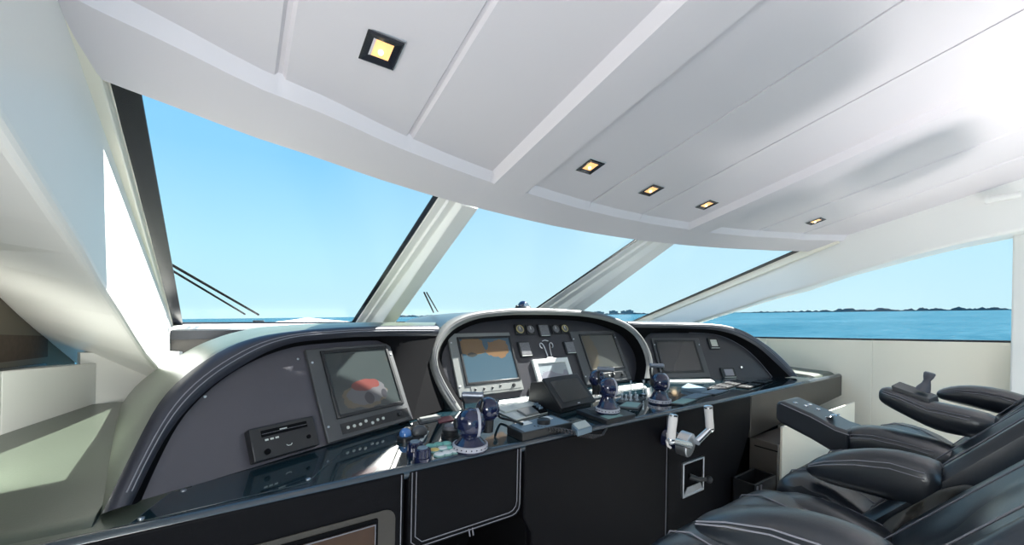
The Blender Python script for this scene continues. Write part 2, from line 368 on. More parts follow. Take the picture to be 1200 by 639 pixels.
# windscreen: ruled surface from sill to roof, three panes
def wb(u): return Vector((XC+u, 2.80 - .012*u*u, -.118))
def wt(u): return Vector((XC+u*.985, 1.72 - .137*u*u, .462))
def ws(u, t): a, b = wb(u), wt(u); return a + (b-a)*t
def pane(n, u0, u1, nm):
    m = MB(); K = 14
    m.grid([[ws(u0 + (u1-u0)*i/K - (.10*t*(1 if u0 > 0 and i == 0 else 0))*0, t) for i in range(K+1)] for t in (0, .25, .5, .75, 1, 1.2)])
    return struct(m.build(nm, M['pane'], angle=180))
def umul(k, t): return k*(.80*(1-t) + .69*t)
def pane2(nm, fa, fb):
    m = MB(); K = 14
    m.grid([[ws(fa(t) + (fb(t)-fa(t))*i/K, t) for i in range(K+1)] for t in (0, .2, .4, .6, .8, 1, 1.2)])
    o = struct(m.build(nm, M['pane'], angle=180))
    return o
fA = lambda t: -1.86; fB = lambda t: -.925 + .028*t; fC = lambda t: .40 + .15*t; fD = lambda t: 1.86
w1 = pane2('window_1', fA, fB); w2 = pane2('window_2', fB, fC); w3 = pane2('window_3', fC, fD)
IN = Vector((0, -.45, -.89))     # inwards from the glass
def frit(w, fa, fb, name='frit_band', lift=.006, m='gasket', ts=(0, .2, .4, .6, .8, 1, 1.2)):
    mb = MB(); mb.loft([[ws(fa(t), t)+IN*lift, ws(fb(t), t)+IN*lift, ws(fb(t), t)+IN*(lift+.006), ws(fa(t), t)+IN*(lift+.006)] for t in ts])
    return mb.build(name, M[m], w)
frit(w1, lambda t: -1.868, lambda t: -1.812 + .008*t)                       # black edge by the port pillar
frit(w1, lambda t: fB(t)-.035, lambda t: fB(t)-.002)
frit(w2, lambda t: fC(t)-.03, lambda t: fC(t)-.002)
frit(w3, lambda t: 1.80, lambda t: 1.845)
for w, a, b in ((w1, -1.86, -.8), (w2, -.8, .8), (w3, .8, 1.86)):
    m = MB(); K = 12
    m.loft([[wb(a+(b-a)*i/K)+Vector((0, -.02, .0)), wb(a+(b-a)*i/K)+Vector((0, -.035, .0)), wb(a+(b-a)*i/K)+Vector((0, -.035, .010)), wb(a+(b-a)*i/K)+Vector((0, -.02, .010))] for i in range(K+1)])
    m.build('bottom_gasket', M['gasket'], w)
# mullions between the panes: stepped white posts
def mullion(nm, fc, wd):
    secs = []
    for t in (-.02, .2, .4, .6, .8, .92, 1.0, 1.05):
        c = fc(t); q = []; dk = 1.08 - .52*t
        for (du, dn) in [(-.005, .004), (-.005, .018), (.030, .020), (.032, .034), (.062, .036), (.068, .085), (.080, .112), (.152, .112), (.160, .10), (.160, .004)]:
            q.append(ws(c + du*wd(t)/.16, t) + IN*(dn*dk if dn > .04 else dn))
        secs.append(q)
    return struct(MB().loft(secs).build(nm, M['white'], angle=25, bevel=.003))
mullion('trim_6', lambda t: fB(t) - .005, lambda t: .185); mullion('trim_7', lambda t: fC(t) - .005, lambda t: .36 - .13*t)
# A pillar trims where the glass meets the side arches
for nm, s_ in (('trim_8', -1), ('trim_9', 1)):
    secs = []
    for t in (-.02, .2, .4, .6, .8, 1, 1.15):
        q = []
        for (du, dn) in ([(-.03, .006), (-.03, .045), (.004, .036), (.010, .012), (.016, .010), (.016, .004)] if s_ < 0 else [(0, .006), (0, .06), (-.02, .06), (-.022, .008)]):
            u_ = s_*1.862 + du; q.append(ws(u_, t) + IN*dn)
        secs.append(q)
    struct(MB().loft(secs).build(nm, M['cream'], angle=25, bevel=.003))
# sill below the windscreen and the bulkhead under it
m = MB(); K = 20
m.loft([[wb(-1.86+3.72*i/K)+Vector((0, .05, -.004)), wb(-1.86+3.72*i/K)+Vector((0, -.11, -.006)), wb(-1.86+3.72*i/K)+Vector((0, -.115, -.026)), wb(-1.86+3.72*i/K)+Vector((0, .05, -.03))] for i in range(K+1)])
struct(m.build('trim_10', M['white'], angle=30, bevel=.003))
struct(MB().box((XC-1.88, 2.60, -.19), (XC+1.88, 2.66, -.145)).build('trim_11', M['gasket']))
struct(MB().box((XC-1.88, 2.62, -.62), (XC+1.88, 2.68, -.19)).build('wall_front', M['sidecab']))
for nm, s_ in (('trim_12', -1), ('trim_13', 1)):    # white corner bulkheads beside the dashboard
    m = MB().prism([(XC+s_*2.10, 2.33, -.72), (XC+s_*1.80, 2.60, -.72), (XC+s_*1.80, 2.60, -.25), (XC+s_*2.10, 2.33, -.215)], (s_*.02, .05, 0))
    struct(m.build(nm, M['white']))

# ------------------------------------------------------------------ helm console
con = thing('helm_console', (1.6, 1.6, FLOOR), 'long black leather helm console under the dashboard, across the cabin', 'console')
cb = MB()
cb.box((-.6, 1.50, FLOOR), (3.8, 2.30, -.472)); cb.box((-.6, 1.10, FLOOR), (.44, 1.51, -.472)); cb.box((.84, 1.10, FLOOR), (2.32, 1.51, -.472)); cb.box((.43, 1.10, -.66), (.85, 1.51, -.472))
cb.box((2.31, 1.10, -.62), (3.8, 1.51, -.472))
cb.build('cabinet_body', M['mblack'], con)
MB().box((-.6, 1.092, -.472), (-.078, 1.35, -.4495)).build('leather_top', M['shelfskin'], con, bevel=.004)
def slab(pts, y0=1.072, y1=1.102): return MB().prism([(x, y0, z) for x, z in pts], (0, y1-y0, 0))
def rrect(x0, z0, x1, z1, r, n=5, corners='abcd'):
    out = []
    for cx, cz, a0, k in ((x0+r, z0+r, 180, 'a'), (x1-r, z0+r, 270, 'b'), (x1-r, z1-r, 0, 'c'), (x0+r, z1-r, 90, 'd')):
        if k in corners: out += [(cx+r*math.cos(R(a0+90*i/n)), cz+r*math.sin(R(a0+90*i/n))) for i in range(n+1)]
        else: out.append({'a': (x0, z0), 'b': (x1, z0), 'c': (x1, z1), 'd': (x0, z1)}[k])
    return out
slab([(-.6, FLOOR), (.398, FLOOR), (.398, -.458), (-.6, -.458)]).build('front_panel', M['leather'], con, bevel=.006)
slab(rrect(.408, -.685, .800, -.458, .03, corners='b')).build('front_panel', M['leather'], con, bevel=.008, seg=3)
slab([(.845, FLOOR), (1.604, FLOOR), (1.604, -.458), (.810, -.458), (.810, -.70), (.845, -.76)]).build('front_panel', M['leather'], con, bevel=.006)
dp = slab([(1.612, FLOOR), (2.16, FLOOR), (2.20, -.90), (2.30, -.76), (2.37, -.64), (2.37, -.458), (1.612, -.458)]); dp.build('front_panel', M['leather'], con, bevel=.006)
slab([(2.374, -.695), (3.80, -.61), (3.80, -.458), (2.374, -.458)]).build('front_panel', M['epanel'], con, bevel=.006)  # tan bounce from the starboard wall is put into this panel's colour
MB().tube([(-.6, 1.092, -.466), (3.8, 1.092, -.466)], .0185, 12).build('nosing', M['nose'], con)
def stitch(parent, pts, r=.0016, name='stitching', m='thread'):
    return MB().tube(pts, r, 5).build(name, M[m], parent)
def bpath(d, y=1.070):
    x0, x1, z0 = .408+d, .800-d, -.685+d; r = .03
    return [(x0, y, -.462), (x0, y, z0+.02), (x0+.02, y, z0)] + [(x1-r+r*math.sin(R(a)), y, z0+r-r*math.cos(R(a))) for a in (0, 30, 60, 90)] + [(x1, y, -.462)]
stitch(con, bpath(.010)); stitch(con, bpath(.022))
stitch(con, [(.388, 1.070, -.462), (.388, 1.070, -1.1)]); stitch(con, [(1.596, 1.070, -.47), (1.6, 1.070, -1.3)])
stitch(con, [(.60, 1.069, -.672), (.604, 1.069, -.695)], .0022); stitch(con, [(.612, 1.069, -.672), (.616, 1.069, -.695)], .0022)
# wooden locker door in the first panel
MB().prism([(x, 1.071, z) for x, z in rrect(-.16, -1.05, .372, -.545, .03)], (0, -.003, 0)).build('locker_surround', M['epanel'], con)
MB().prism([(x, 1.069, z) for x, z in rrect(-.13, -1.02, .325, -.560, .005)], (0, -.004, 0)).build('locker_gap', M['mblack'], con)
ld = MB().prism([(x, 1.066, z) for x, z in rrect(-.12, -1.01, .316, -.572, .004)], (0, -.007, 0)).build('locker_door', M['wood'], con, bevel=.002)
MB().tube([(-.12, 1.058, -.572), (.316, 1.058, -.572), (.316, 1.058, -1.0)], .002, 5).build('door_edge', M['thread'], ld)
# cubby with a hidden lever
cu = thing('lever_pocket', (1.80, 1.07, -.85), 'small chrome rimmed pocket with a black knob lever under the steering yoke', 'control pocket')
x0, x1, z0, z1 = 1.722, 1.882, -.852, -.707
fr = MB()
for a, b in (((x0-.008, 1.060, z0-.008), (x0, 1.074, z1+.008)), ((x1, 1.060, z0-.008), (x1+.008, 1.074, z1+.008)), ((x0, 1.060, z1), (x1, 1.074, z1+.008)), ((x0, 1.060, z0-.008), (x1, 1.074, z0))): fr.box(a, b)
fr.build('rim', M['steel'], cu, bevel=.002)
MB().box((x0, 1.068, z0), (x1, 1.071, z1)).build('pocket_back', M['mblack'], cu)
MB().prism([(x0, 1.066, z0), (x1, 1.066, z0), (x1-.02, 1.066, z0+.035), (x0+.03, 1.066, z0+.035)], (0, -.003, 0)).build('pocket_floor', M['steel'], cu)
MB().tube([(1.77, 1.068, -.77), (1.81, 1.045, -.785), (1.855, 1.027, -.79)], [.014, .011, .008], 10).build('lever', M['black'], cu)
MB().ball((1.862, 1.022, -.79), .017).build('knob', M['black'], cu)

# counter (gloss slab on the console)
ct = MB().box((-.075, 1.090, -.470), (3.42, 2.20, -.4502))
struct_ = ct.build('countertop', M['counter'], bevel=.004); tag(struct_, 'glossy black countertop slab along the helm console under the instruments', 'countertop')
for nm, s_, lab in (('side_coaming', -1, 'dark leather padded shelf left of the dashboard beside the port wall'), ('side_coaming', 1, 'dark leather padded shelf right of the dashboard beside the starboard wall')):
    xa, xb = (XC+s_*2.19, XC+s_*1.82)
    m = MB(); secs = []
    for x in (xa, xb):
        secs.append([(x, 1.085, -.470)] + [(x, 1.11+.05*(1-math.cos(R(a))), -.468+.03*math.sin(R(a))) for a in (0, 25, 50, 75, 90)] + [(x, 1.5, -.434), (x, 2.0, -.43), (x, 2.345, -.43), (x, 2.345, -.470)])
    m.loft(secs); tag(m.build(nm, M['shelfskin'], bevel=.004), lab, 'shelf')

# ------------------------------------------------------------------ dashboard hoods
LEAN = R(27)
PL = plane((-.162, 1.217, -.45), (.573, 1.505, -.45), LEAN)
PC = plane((.836, 1.66, -.45), (2.364, 1.66, -.45), LEAN)
PR = plane((2.627, 1.505, -.45), (3.362, 1.217, -.45), LEAN)
def hood(name, pl, out_px, in_px, edge_px, c_out, c_in, c_edge, back, label, sil=None, n=44, back_drop=0.0, lipm='lip', panel_extra=None, lip_bulge=.02, thr='thread', pm='panelshade'):
    t = thing(name, (pl.A.x, pl.A.y, -.45), label, 'instrument hood')
    o = smooth(resample([pl.pt(*p, c_out) for p in out_px], n)); i = smooth(resample([pl.pt(*p, c_in) for p in in_px], n)); e = smooth(resample([pl.pt(*p, c_edge) for p in edge_px], n))
    # outer skin, running forward
    rows = []
    for k, dd in enumerate((0, .012, .05, .15, .30, 1.0)):
        rows.append([p + Vector((0, back*dd if k > 1 else 0, 0)) + pl.N*(-(.0, .012, .02, .02, .02, .02)[k]) + Vector((0, 0, -back_drop*dd)) for p in o])
    if sil:
        sl = smooth(resample(sil, n), 1); rows = [o, [p - pl.N*.012 for p in o]]
        for w, lift in ((.10, .006), (.25, .012), (.45, .014), (.7, .010), (1, 0)):
            rows.append([a.lerp(b, w) + Vector((0, 0, lift)) for a, b in zip(o, sl)])
        rows.append([p + Vector((0, .25, -.03)) for p in sl])
    MB().grid(rows).build('hood_skin', M['hoodlit' if pm == 'panel' else 'hoodshade'], t, angle=60)
    # padded lip
    rows = []
    for w, bl in ((0, 0), (.12, .55), (.3, .9), (.5, 1.0), (.7, .9), (.88, .55), (1.0, 0)):
        rows.append([a.lerp(b, w) + pl.N*(bl*lip_bulge) for a, b in zip(o, i)])
    lip = MB().grid(rows).build('padded_lip', M[lipm], t, angle=80)
    for w in (.5, .68):
        stitch(lip, [a.lerp(b, w) + pl.N*(lip_bulge*.98+.0005) for a, b in zip(o, i)][1:-1], .0014, m=thr)
    # reveal from lip to panel
    MB().grid([i, [a.lerp(b, .5) - pl.N*.01 for a, b in zip(i, e)], e]).build('reveal', M['mblack'], t)
    # instrument panel
    cen = sum(e, Vector())/len(e)
    p = MB(); base = [pl.loc(*q, c_edge) for q in edge_px]
    pts = [v for v in e]
    p.add(pts + [v - pl.N*.012 for v in pts], [tuple(range(n)), tuple(range(n, 2*n))[::-1]] + [(k, (k+1) % n, n+(k+1) % n, n+k) for k in range(n)])
    p.build('instrument_panel', M[pm], t, smooth=False)
    return t, o, i, e
L_out = [(119, 603), (132, 575), (150, 540), (168, 504), (185, 472), (205, 449), (240, 422), (270, 405), (300, 394.5), (350, 387), (400, 383.5), (450, 382), (510, 381.5)]
L_in = [(154, 592), (165, 570), (178, 541), (201, 501), (216, 483), (234, 464), (260, 443), (288, 426), (315, 411), (345, 401), (415, 395), (460, 394), (512, 394)]
L_edge = [(165, 588), (176, 562), (190, 532), (206, 500), (221, 480), (239, 462), (265, 441), (292, 425), (320, 413), (350, 405), (415, 400), (440, 399), (453, 399), (468, 445), (484, 491)]
SIL_L = [U(p[0], p[1], Y=2.25) for p in [(139, 481), (148, 465), (162, 449), (176, 438), (192, 428), (213, 415), (235, 403), (266, 391.5), (300, 384), (350, 381.5), (400, 380.8), (450, 380.6), (512, 380.6)]]
SIL_R = [Vector((3.2-p.x, p.y, p.z)) for p in SIL_L][::-1]
hL, oL, iL, eL = hood('dashboard_hood', PL, L_out, L_in, L_edge, .045, .045, 0, .62, 'left leather dashboard wing hood with navy stitched lip beside the port wall', sil=SIL_L, back_drop=.05, pm='panel')
MB().prism([PL.pt(*p, -.004) for p in ((430, 396), (508, 392), (520, 480), (470, 497))], PL.N*-.012).build('end_filler', M['mblack'], hL)
C_out = [(533, 485), (519, 466), (507, 443), (501, 420), (502, 408), (509, 392), (522, 377), (538, 369), (560, 364.5), (598, 361), (645, 361.5), (682, 364), (705, 367), (728, 375), (743, 384), (754, 397), (762, 411), (766, 429), (763, 445)]
C_in = [(541, 480), (526, 457), (514, 435), (511, 424), (513, 410), (523, 394), (535, 383), (560, 373), (598, 369), (645, 369), (681, 370.5), (705, 374.5), (728, 382), (743, 392), (752, 406), (756, 418), (758, 429), (755, 444)]
C_edge = [(545, 474), (531, 456), (519, 434), (516, 424), (518, 412), (528, 396), (541, 386), (562, 378), (600, 374), (645, 374), (676, 376), (700, 380), (727, 391), (738, 404), (744, 415), (746, 425), (746, 434), (743, 446)]
hC, oC, iC, eC = hood('dashboard_hood', PC, C_out, C_in, C_edge, .075, .075, .0, .62, 'arched central instrument hood with rounded lip painted sunlit in the middle of the dashboard', back_drop=.03, n=60, lipm='liplit', lip_bulge=.016, thr='grey')
R_out = [(735, 377.5), (780, 378.5), (830, 379.5), (845, 380.5), (860, 384), (875, 389.5), (890, 399), (908, 412), (923, 427), (934, 441)]
R_in = [(735, 384), (780, 384.5), (830, 386), (845, 388), (860, 392), (875, 399), (890, 408), (905, 421.5), (918, 434), (926, 442)]
R_edge = [(760, 447), (742, 400), (748, 391), (790, 390), (830, 391), (845, 394), (860, 401), (875, 410.5), (890, 425), (905, 443.5)]
hR, oR, iR, eR = hood('dashboard_hood', PR, R_out, R_in, R_edge, .06, .06, 0, .62, 'right leather dashboard wing hood curving down beside the starboard side window', sil=SIL_R, back_drop=.05)
stitch(hR, [p + PR.N*.006 for p in eR[22:]], .003, 'trim_bead', 'grey')

# ------------------------------------------------------------------ marine displays and instruments
UVQ = [(0, 0), (1, 0), (1, 1), (0, 1)]
def display(pl, x0, y0, x1, y1, scr, sm, label, group=None, bez='bezel', strip=None, nb=7, th=.014, scr_bez=None):
    t = thing('marine_display', pl(x0, y0, 0), label, 'display', group)
    MB().fbox(pl, (x0, y0, 0), (x1, y1, th)).build('bezel', M[bez], t, bevel=.003)
    a, b, c, d = scr
    fr = MB()
    for (p, q) in (((a-.012, b-.012), (a, d+.012)), ((c, b-.012), (c+.012, d+.012)), ((a, d), (c, d+.012)), ((a, b-.012), (c, b))):
        fr.fbox(pl, (p[0], p[1], th-.002), (q[0], q[1], th+.006))
    fr.build('screen_frame', M[scr_bez or 'black'], t, bevel=.002)
    q = [pl(a, b, th+.002), pl(c, b, th+.002), pl(c, d, th+.002), pl(a, d, th+.002)]
    MB().add(q, [(0, 1, 2, 3)]).build('screen', M[sm], t, smooth=False, uv=UVQ)
    if strip:
        u0, v0, u1, v1 = strip
        st = MB().fbox(pl, (u0, v0, th-.002), (u1, v1, th+.002)).build('button_strip', M['black' if bez == 'bezel' else 'greybez'], t, bevel=.001)
        for k in range(nb):
            cx = u0 + (u1-u0)*(.08+.5*k/max(nb-1, 1)); cy = (v0+v1)/2 + (.006 if k == 3 else -.006 if k == 4 else 0)
            MB().lathe(pl(cx, cy, th+.001), pl.N, [(.0055, 0), (.0055, .004), (.004, .005)], 10).build('button', M['paper' if bez == 'bezel' else 'black'], st)
        MB().lathe(pl(u1-.045, (v0+v1)/2, th+.001), pl.N, [(.009, 0), (.009, .008), (.007, .010)], 12).build('dial_knob', M['black'], st)
    for (sx, sy) in ((x0+.012, y0+.05), (x0+.012, y1-.05), (x1-.012, y1-.05)):
        MB().lathe(pl(sx, sy, th), pl.N, [(.004, 0), (.004, .002), (.002, .003)], 8).build('screw', M['steel'], t)
    return t
display(PL, .447, .006, .797, .328, (.506, .085, .764, .304), 'reflview', 'large marine display on the left dashboard wing, reddish reflection painted on its screen', strip=(.50, .020, .785, .056))
display(PC, .034, .030, .405, .352, (.092, .094, .388, .318), 'chart', 'marine chart display left in the central instrument hood, orange and blue reflection painted on its screen', bez='greybez', strip=(.10, .042, .390, .074), nb=4)
display(PC, .848, .012, 1.245, .348, (.925, .10, 1.210, .316), 'reflview2', 'marine display right in the central instrument hood with a brownish dim screen', bez='bezel', strip=(.94, .03, 1.215, .07), nb=4)
display(PR, -.315, .002, .062, .290, (-.285, .05, .01, .262), 'glass', 'blank dark marine display on the right dashboard wing')
# small white framed display behind the tablet
def framed(pl, pts, c0, th, bw, name, label, cat, fm, sm, hide=0):
    t = thing(name, pl(*pts[0], 0), label, cat)
    (x0, y0), (x1, y1) = pts
    fr = MB()
    for a, b in (((x0, y0), (x0+bw, y1)), ((x1-bw, y0), (x1, y1)), ((x0+bw, y1-bw), (x1-bw, y1)), ((x0+bw, y0), (x1-bw, y0+bw))): fr.fbox(pl, (a[0], a[1], c0), (b[0], b[1], c0+th))
    fr.build('frame', M[fm], t, bevel=.002)
    a, b, c, d = x0+bw, y0+bw, x1-bw, y1-bw
    MB().add([pl(a, b, c0+th*.6), pl(c, b, c0+th*.6), pl(c, d, c0+th*.6), pl(a, d, c0+th*.6)], [(0, 1, 2, 3)]).build('screen', M[sm], t, smooth=False, uv=UVQ)
    return t
tw = framed(PC, ((.51, .02), (.765, .187)), 0, .016, .026, 'small_display', 'small white framed display below the emblem, behind the tilted monitor', 'display', 'white_btn', 'lit')
MB().fbox(PC, (.62, .184, .002), (.66, .196, .014)).build('tab', M['white_btn'], tw)
# gauges
def gauge(pl, px, py, w, h, face, label, cat='gauge', group=None, ring=True, name='gauge', c=0, fs=.40):
    cx, cy = pl.loc(px, py); t = thing(name, pl(cx, cy-h/2, 0), label, cat, group)
    MB().fbox(pl, (cx-w/2, cy-h/2, 0), (cx+w/2, cy+h/2, .012)).build('housing', M['black'], t, bevel=.003)
    if ring:
        r = min(w, h)*.40
        MB().lathe(pl(cx, cy, .012), pl.N, [(r, -.002), (r, .004), (r*.84, .005), (r*.84, .001)], 20, cap=False).build('bezel_ring', M[face], t)
        MB().lathe(pl(cx, cy, .012), pl.N, [(r*.84, .0), (r*.84, .001)], 20).build('dial_face', M['dial'], t)
        MB().fbox(pl, (cx-.0015, cy-.002, .0135), (cx+.0015, cy+r*.7, .0145)).build('needle', M['white_btn'], t)
    else:
        MB().fbox(pl, (cx-w*fs, cy-h*(fs-.02), .011), (cx+w*fs, cy+h*(fs+.02), .014)).build('dial_face', M[face], t, bevel=.001)
        MB().fbox(pl, (cx-w*.40, cy-h*.46, .011), (cx+w*.40, cy-h*.41, .0135)).build('label_strip', M['paper'], t)
    return t
G = 'gauges on the central instrument panel'
gauge(PC, 608, 387, .062, .062, 'amber', 'round brass ringed gauge, first from the left in the top row of the central hood', group=G)
gauge(PC, 620.5, 387, .058, .058, 'dial', 'round grey gauge, second from the left in the top row of the central hood', group=G)
gauge(PC, 636.6, 388, .082, .078, 'dial', 'larger square switch gauge in the middle of the top row, above the emblem', group=G, ring=False)
gauge(PC, 650, 386.5, .060, .058, 'dial', 'round grey gauge in the top row just right of the square one', group=G)
gauge(PC, 660.5, 386, .060, .058, 'amber', 'round pale ringed gauge at the right end of the top row in the central hood', group=G)
gauge(PC, 614.5, 410, .082, .088, 'dial', 'square grey gauge left of the emblem on the central panel', group=G, ring=False)
gauge(PC, 667, 408, .082, .080, 'dial', 'square grey gauge right of the emblem on the central panel', group=G, ring=False)
gauge(PR, 835.5, 403, .085, .085, 'dialw', 'square gauge with pale face on the right dashboard wing beside the blank display', ring=False, fs=.30)
gauge(PR, 853, 437.5, .115, .075, 'lit', 'small box display with pale lit face low on the right dashboard wing', ring=False, cat='display', name='small_display', fs=.31)
lx, ly = PR.loc(868, 431); t = thing('indicator_lamp', PR(lx, ly), 'tiny bright white indicator lamp on the right dashboard wing', 'indicator light')
MB().lathe(PR(lx, ly, 0), PR.N, [(.010, 0), (.010, .006), (.007, .008)], 12).build('lamp_collar', M['black'], t); MB().ball(PR(lx, ly, .009), .006).build('lamp_lens', M['led'], t)
# emblem: two curled horns on a forked stem
ex, ey = PC.loc(640.4, 407); t = thing('emblem', PC(ex, ey-.05), 'silver curled horn emblem at the middle of the central instrument panel', 'emblem')
for s_ in (-1, 1):
    pts = [PC(ex+s_*x, ey+y, .004) for x, y in ((.014, -.055), (.016, -.03), (.018, -.006), (.022, .014), (.033, .026), (.044, .024), (.049, .010), (.044, -.004), (.036, -.006))]
    MB().tube(smooth(resample(pts, 20), 1), .0032, 6).build('horn', M['steel'], t)
MB().tube([PC(ex-.022, ey+.036, .004), PC(ex, ey+.042, .004), PC(ex+.022, ey+.036, .004)], .0028, 6).build('crown_bar', M['steel'], t)
# round rotary knob on the central panel
kx, ky = PC.loc(623.5, 459.5); t = thing('rotary_dial', PC(kx, ky), 'round black rotary knob on the central panel right of the chart display', 'knob')
MB().lathe(PC(kx, ky, 0), PC.N, [(.026, 0), (.026, .006), (.018, .008), (.016, .026), (.012, .028)], 18).build('knob_body', M['black'], t); MB().fbox(PC, (kx-.002, ky, .027), (kx+.002, ky+.012, .0295)).build('pointer', M['paper'], t)
# stereo on the left wing
t = thing('stereo_unit', PL(.228, .008), 'black car stereo style unit protruding from the left dashboard panel', 'stereo')
MB().fbox(PL, (.226, .008, 0), (.410, .100, .030)).build('body', M['black'], t, bevel=.003)
MB().fbox(PL, (.255, .070, .029), (.385, .088, .032)).build('disc_slot', M['mblack'], t); MB().fbox(PL, (.256, .0775, .031), (.384, .0785, .033)).build('slot_line', M['grey'], t)
MB().fbox(PL, (.305, .0795, .0315), (.325, .0825, .033)).build('badge', M['paper'], t)
for k in range(3): MB().fbox(PL, (.262+.014*k, .058, .0295), (.271+.014*k, .063, .031)).build('preset_button', M['paper'], t)
MB().lathe(PL(.262, .028, .030), PL.N, [(.008, 0), (.008, .004), (.005, .005)], 14).build('knob', M['mblack'], t); MB().lathe(PL(.382, .040, .030), PL.N, [(.006, 0), (.006, .003)], 14).build('knob', M['mblack'], t)
MB().tube([PL(.315, .034, .031), PL(.319, .030, .031), PL(.327, .030, .031), PL(.331, .034, .031)], .0012, 5).build('logo_mark', M['paper'], t)
# faint screw heads on the plain panel
for (px, py, lb) in ((240, 465, 'tiny steel screw at the upper left of the plain left dashboard panel'), (349, 421, 'tiny steel screw beside the top left corner of the left wing display')):
    a, b = PL.loc(px, py); tag(MB().lathe(PL(a, b, 0), PL.N, [(.004, 0), (.004, .002), (.002, .003)], 8).build('screw', M['steel']), lb, 'screw')

# ------------------------------------------------------------------ counter-top equipment
ZT = -.45
def head(name, px, py, bz, label, r=.045, az=0.0, rear=1, ch=.082):
    """ball control head: ringed base, cone, two-part ball with a scale ring, lever with crossbar grip"""
    b = U(px, py, z=bz); t = thing(name, b, label, 'control lever', 'navy ball control heads on the counter')
    k = r/.045
    MB().lathe(b, UP, [(.050*k, 0), (.052*k, .004), (.052*k, .008)], 28).build('base_foot', M['navy'], t)
    MB().lathe(b, UP, [(.053*k, .007), (.053*k, .021), (.050*k, .022)], 28).build('scale_ring', M['ring'], t)
    rg = [o for o in bpy.data.objects if o.parent == t and o.name.startswith('scale_ring')][0]
    for q in range(22):
        a = 2*math.pi*q/22; MB().cyl(b+Vector((math.cos(a)*.0525*k, math.sin(a)*.0525*k, .014)), b+Vector((math.cos(a)*.0540*k, math.sin(a)*.0540*k, .014)), .0022, n=6).build('scale_mark', M['navy'], rg)
    MB().lathe(b, UP, [(.049*k, .021), (.042*k, .027), (.027*k, ch-r*.86), (.027*k, ch-r*.7)], 28).build('cone', M['navy'], t)
    c = b + Vector((0, 0, ch)); ax = Vector((math.cos(az), math.sin(az), .0))
    ball = MB().ball(c, r, 32, 20).build('ball', M['navy'], t)
    MB().lathe(c + ax*(r*.40), ax, [(r*.925, -.005), (r*.945, -.005), (r*.945, .005), (r*.925, .005)], 36).build('ball_scale_ring', M['ring'], t)
    MB().lathe(c - ax*(r*.90), -ax, [(.016*k, 0), (.016*k, .008), (.012*k, .010)], 16).build('pivot_cap', M['black'], t)
    fwd = Vector((.25, .97, 0)).normalized()
    lat = RT.copy(); g = c + FW*.05 + Vector((0, 0, r*1.62))
    lv = MB()
    lv.tube([g + lat*.030, g + lat*.032 - Vector((0, 0, .02)), c + FW*.045 + lat*.026, c + FW*.055, c + FW*.045 - lat*.026, g - lat*.032 - Vector((0, 0, .02)), g - lat*.030], .006, 8)
    lo = lv.build('lever_fork', M['black'], t)
    MB().tube([g - lat*.036, g - lat*.033, g + lat*.033, g + lat*.036], [.008, .011, .011, .008], 12).build('crossbar_grip', M['gun'], lo)
    if rear:
        rb = c + FW*.085 + RT*(.048*rear) + Vector((0, 0, .024))
        MB().ball(rb, r*.86, 24, 14).build('rear_drum', M['navy'], t); MB().cyl(rb + Vector((0, 0, -r*1.6)), rb, .02, .024, 16).build('rear_neck', M['black'], t)
    return t
az = math.atan2(-.30, .95)
head('ball_control', 551, 527, ZT, 'navy ball control lever nearest the camera, at the left by the round stickers', .0475, az, ch=.084)
head('ball_control', 712, 483.5, ZT+.02, 'navy ball control lever standing on the flat black pad beside the tilted monitor', .043, az, rear=-.6, ch=.104)
head('ball_control', 773, 472.5, ZT, 'navy ball control lever above the steering yoke, at the right end of the three', .046, az, rear=0, ch=.102)

def cframe(px, py, ang=0.0, z=ZT):
    p = U(px, py, z=z); ca, sa = math.cos(ang), math.sin(ang)
    F = lambda a, b, c=0.0: p + Vector((a*ca - b*sa, a*sa + b*ca, c)); F.p = p
    return F
def pad_poly(name, px, h, label, cat, m, bevel=.003, z=ZT, group=None):
    pts = [U(x, y, z=z+h) for x, y in px]
    o = MB().prism([Vector((p.x, p.y, z)) for p in pts], (0, 0, h)).build(name, M[m], bevel=bevel)
    return tag(o, label, cat, group)
def pad_thing(name, px, h, label, cat, m, z=ZT, group=None):
    pts = [U(x, y, z=z+h) for x, y in px]; t = thing(name, Vector((pts[0].x, pts[0].y, z)), label, cat, group)
    MB().prism([Vector((p.x, p.y, z)) for p in pts], (0, 0, h)).build('base', M[m], t, bevel=.003)
    def at(a, b, c=0.0):
        p = (pts[0]*(1-a)+pts[1]*a)*(1-b) + (pts[3]*(1-a)+pts[2]*a)*b; return p + Vector((0, 0, c))
    return t, at
def qpart(t, at, a0, b0, a1, b1, h, name, m):
    return MB().prism([at(a0, b0), at(a1, b0), at(a1, b1), at(a0, b1)], (0, 0, h)).build(name, M[m], t, bevel=.0015)

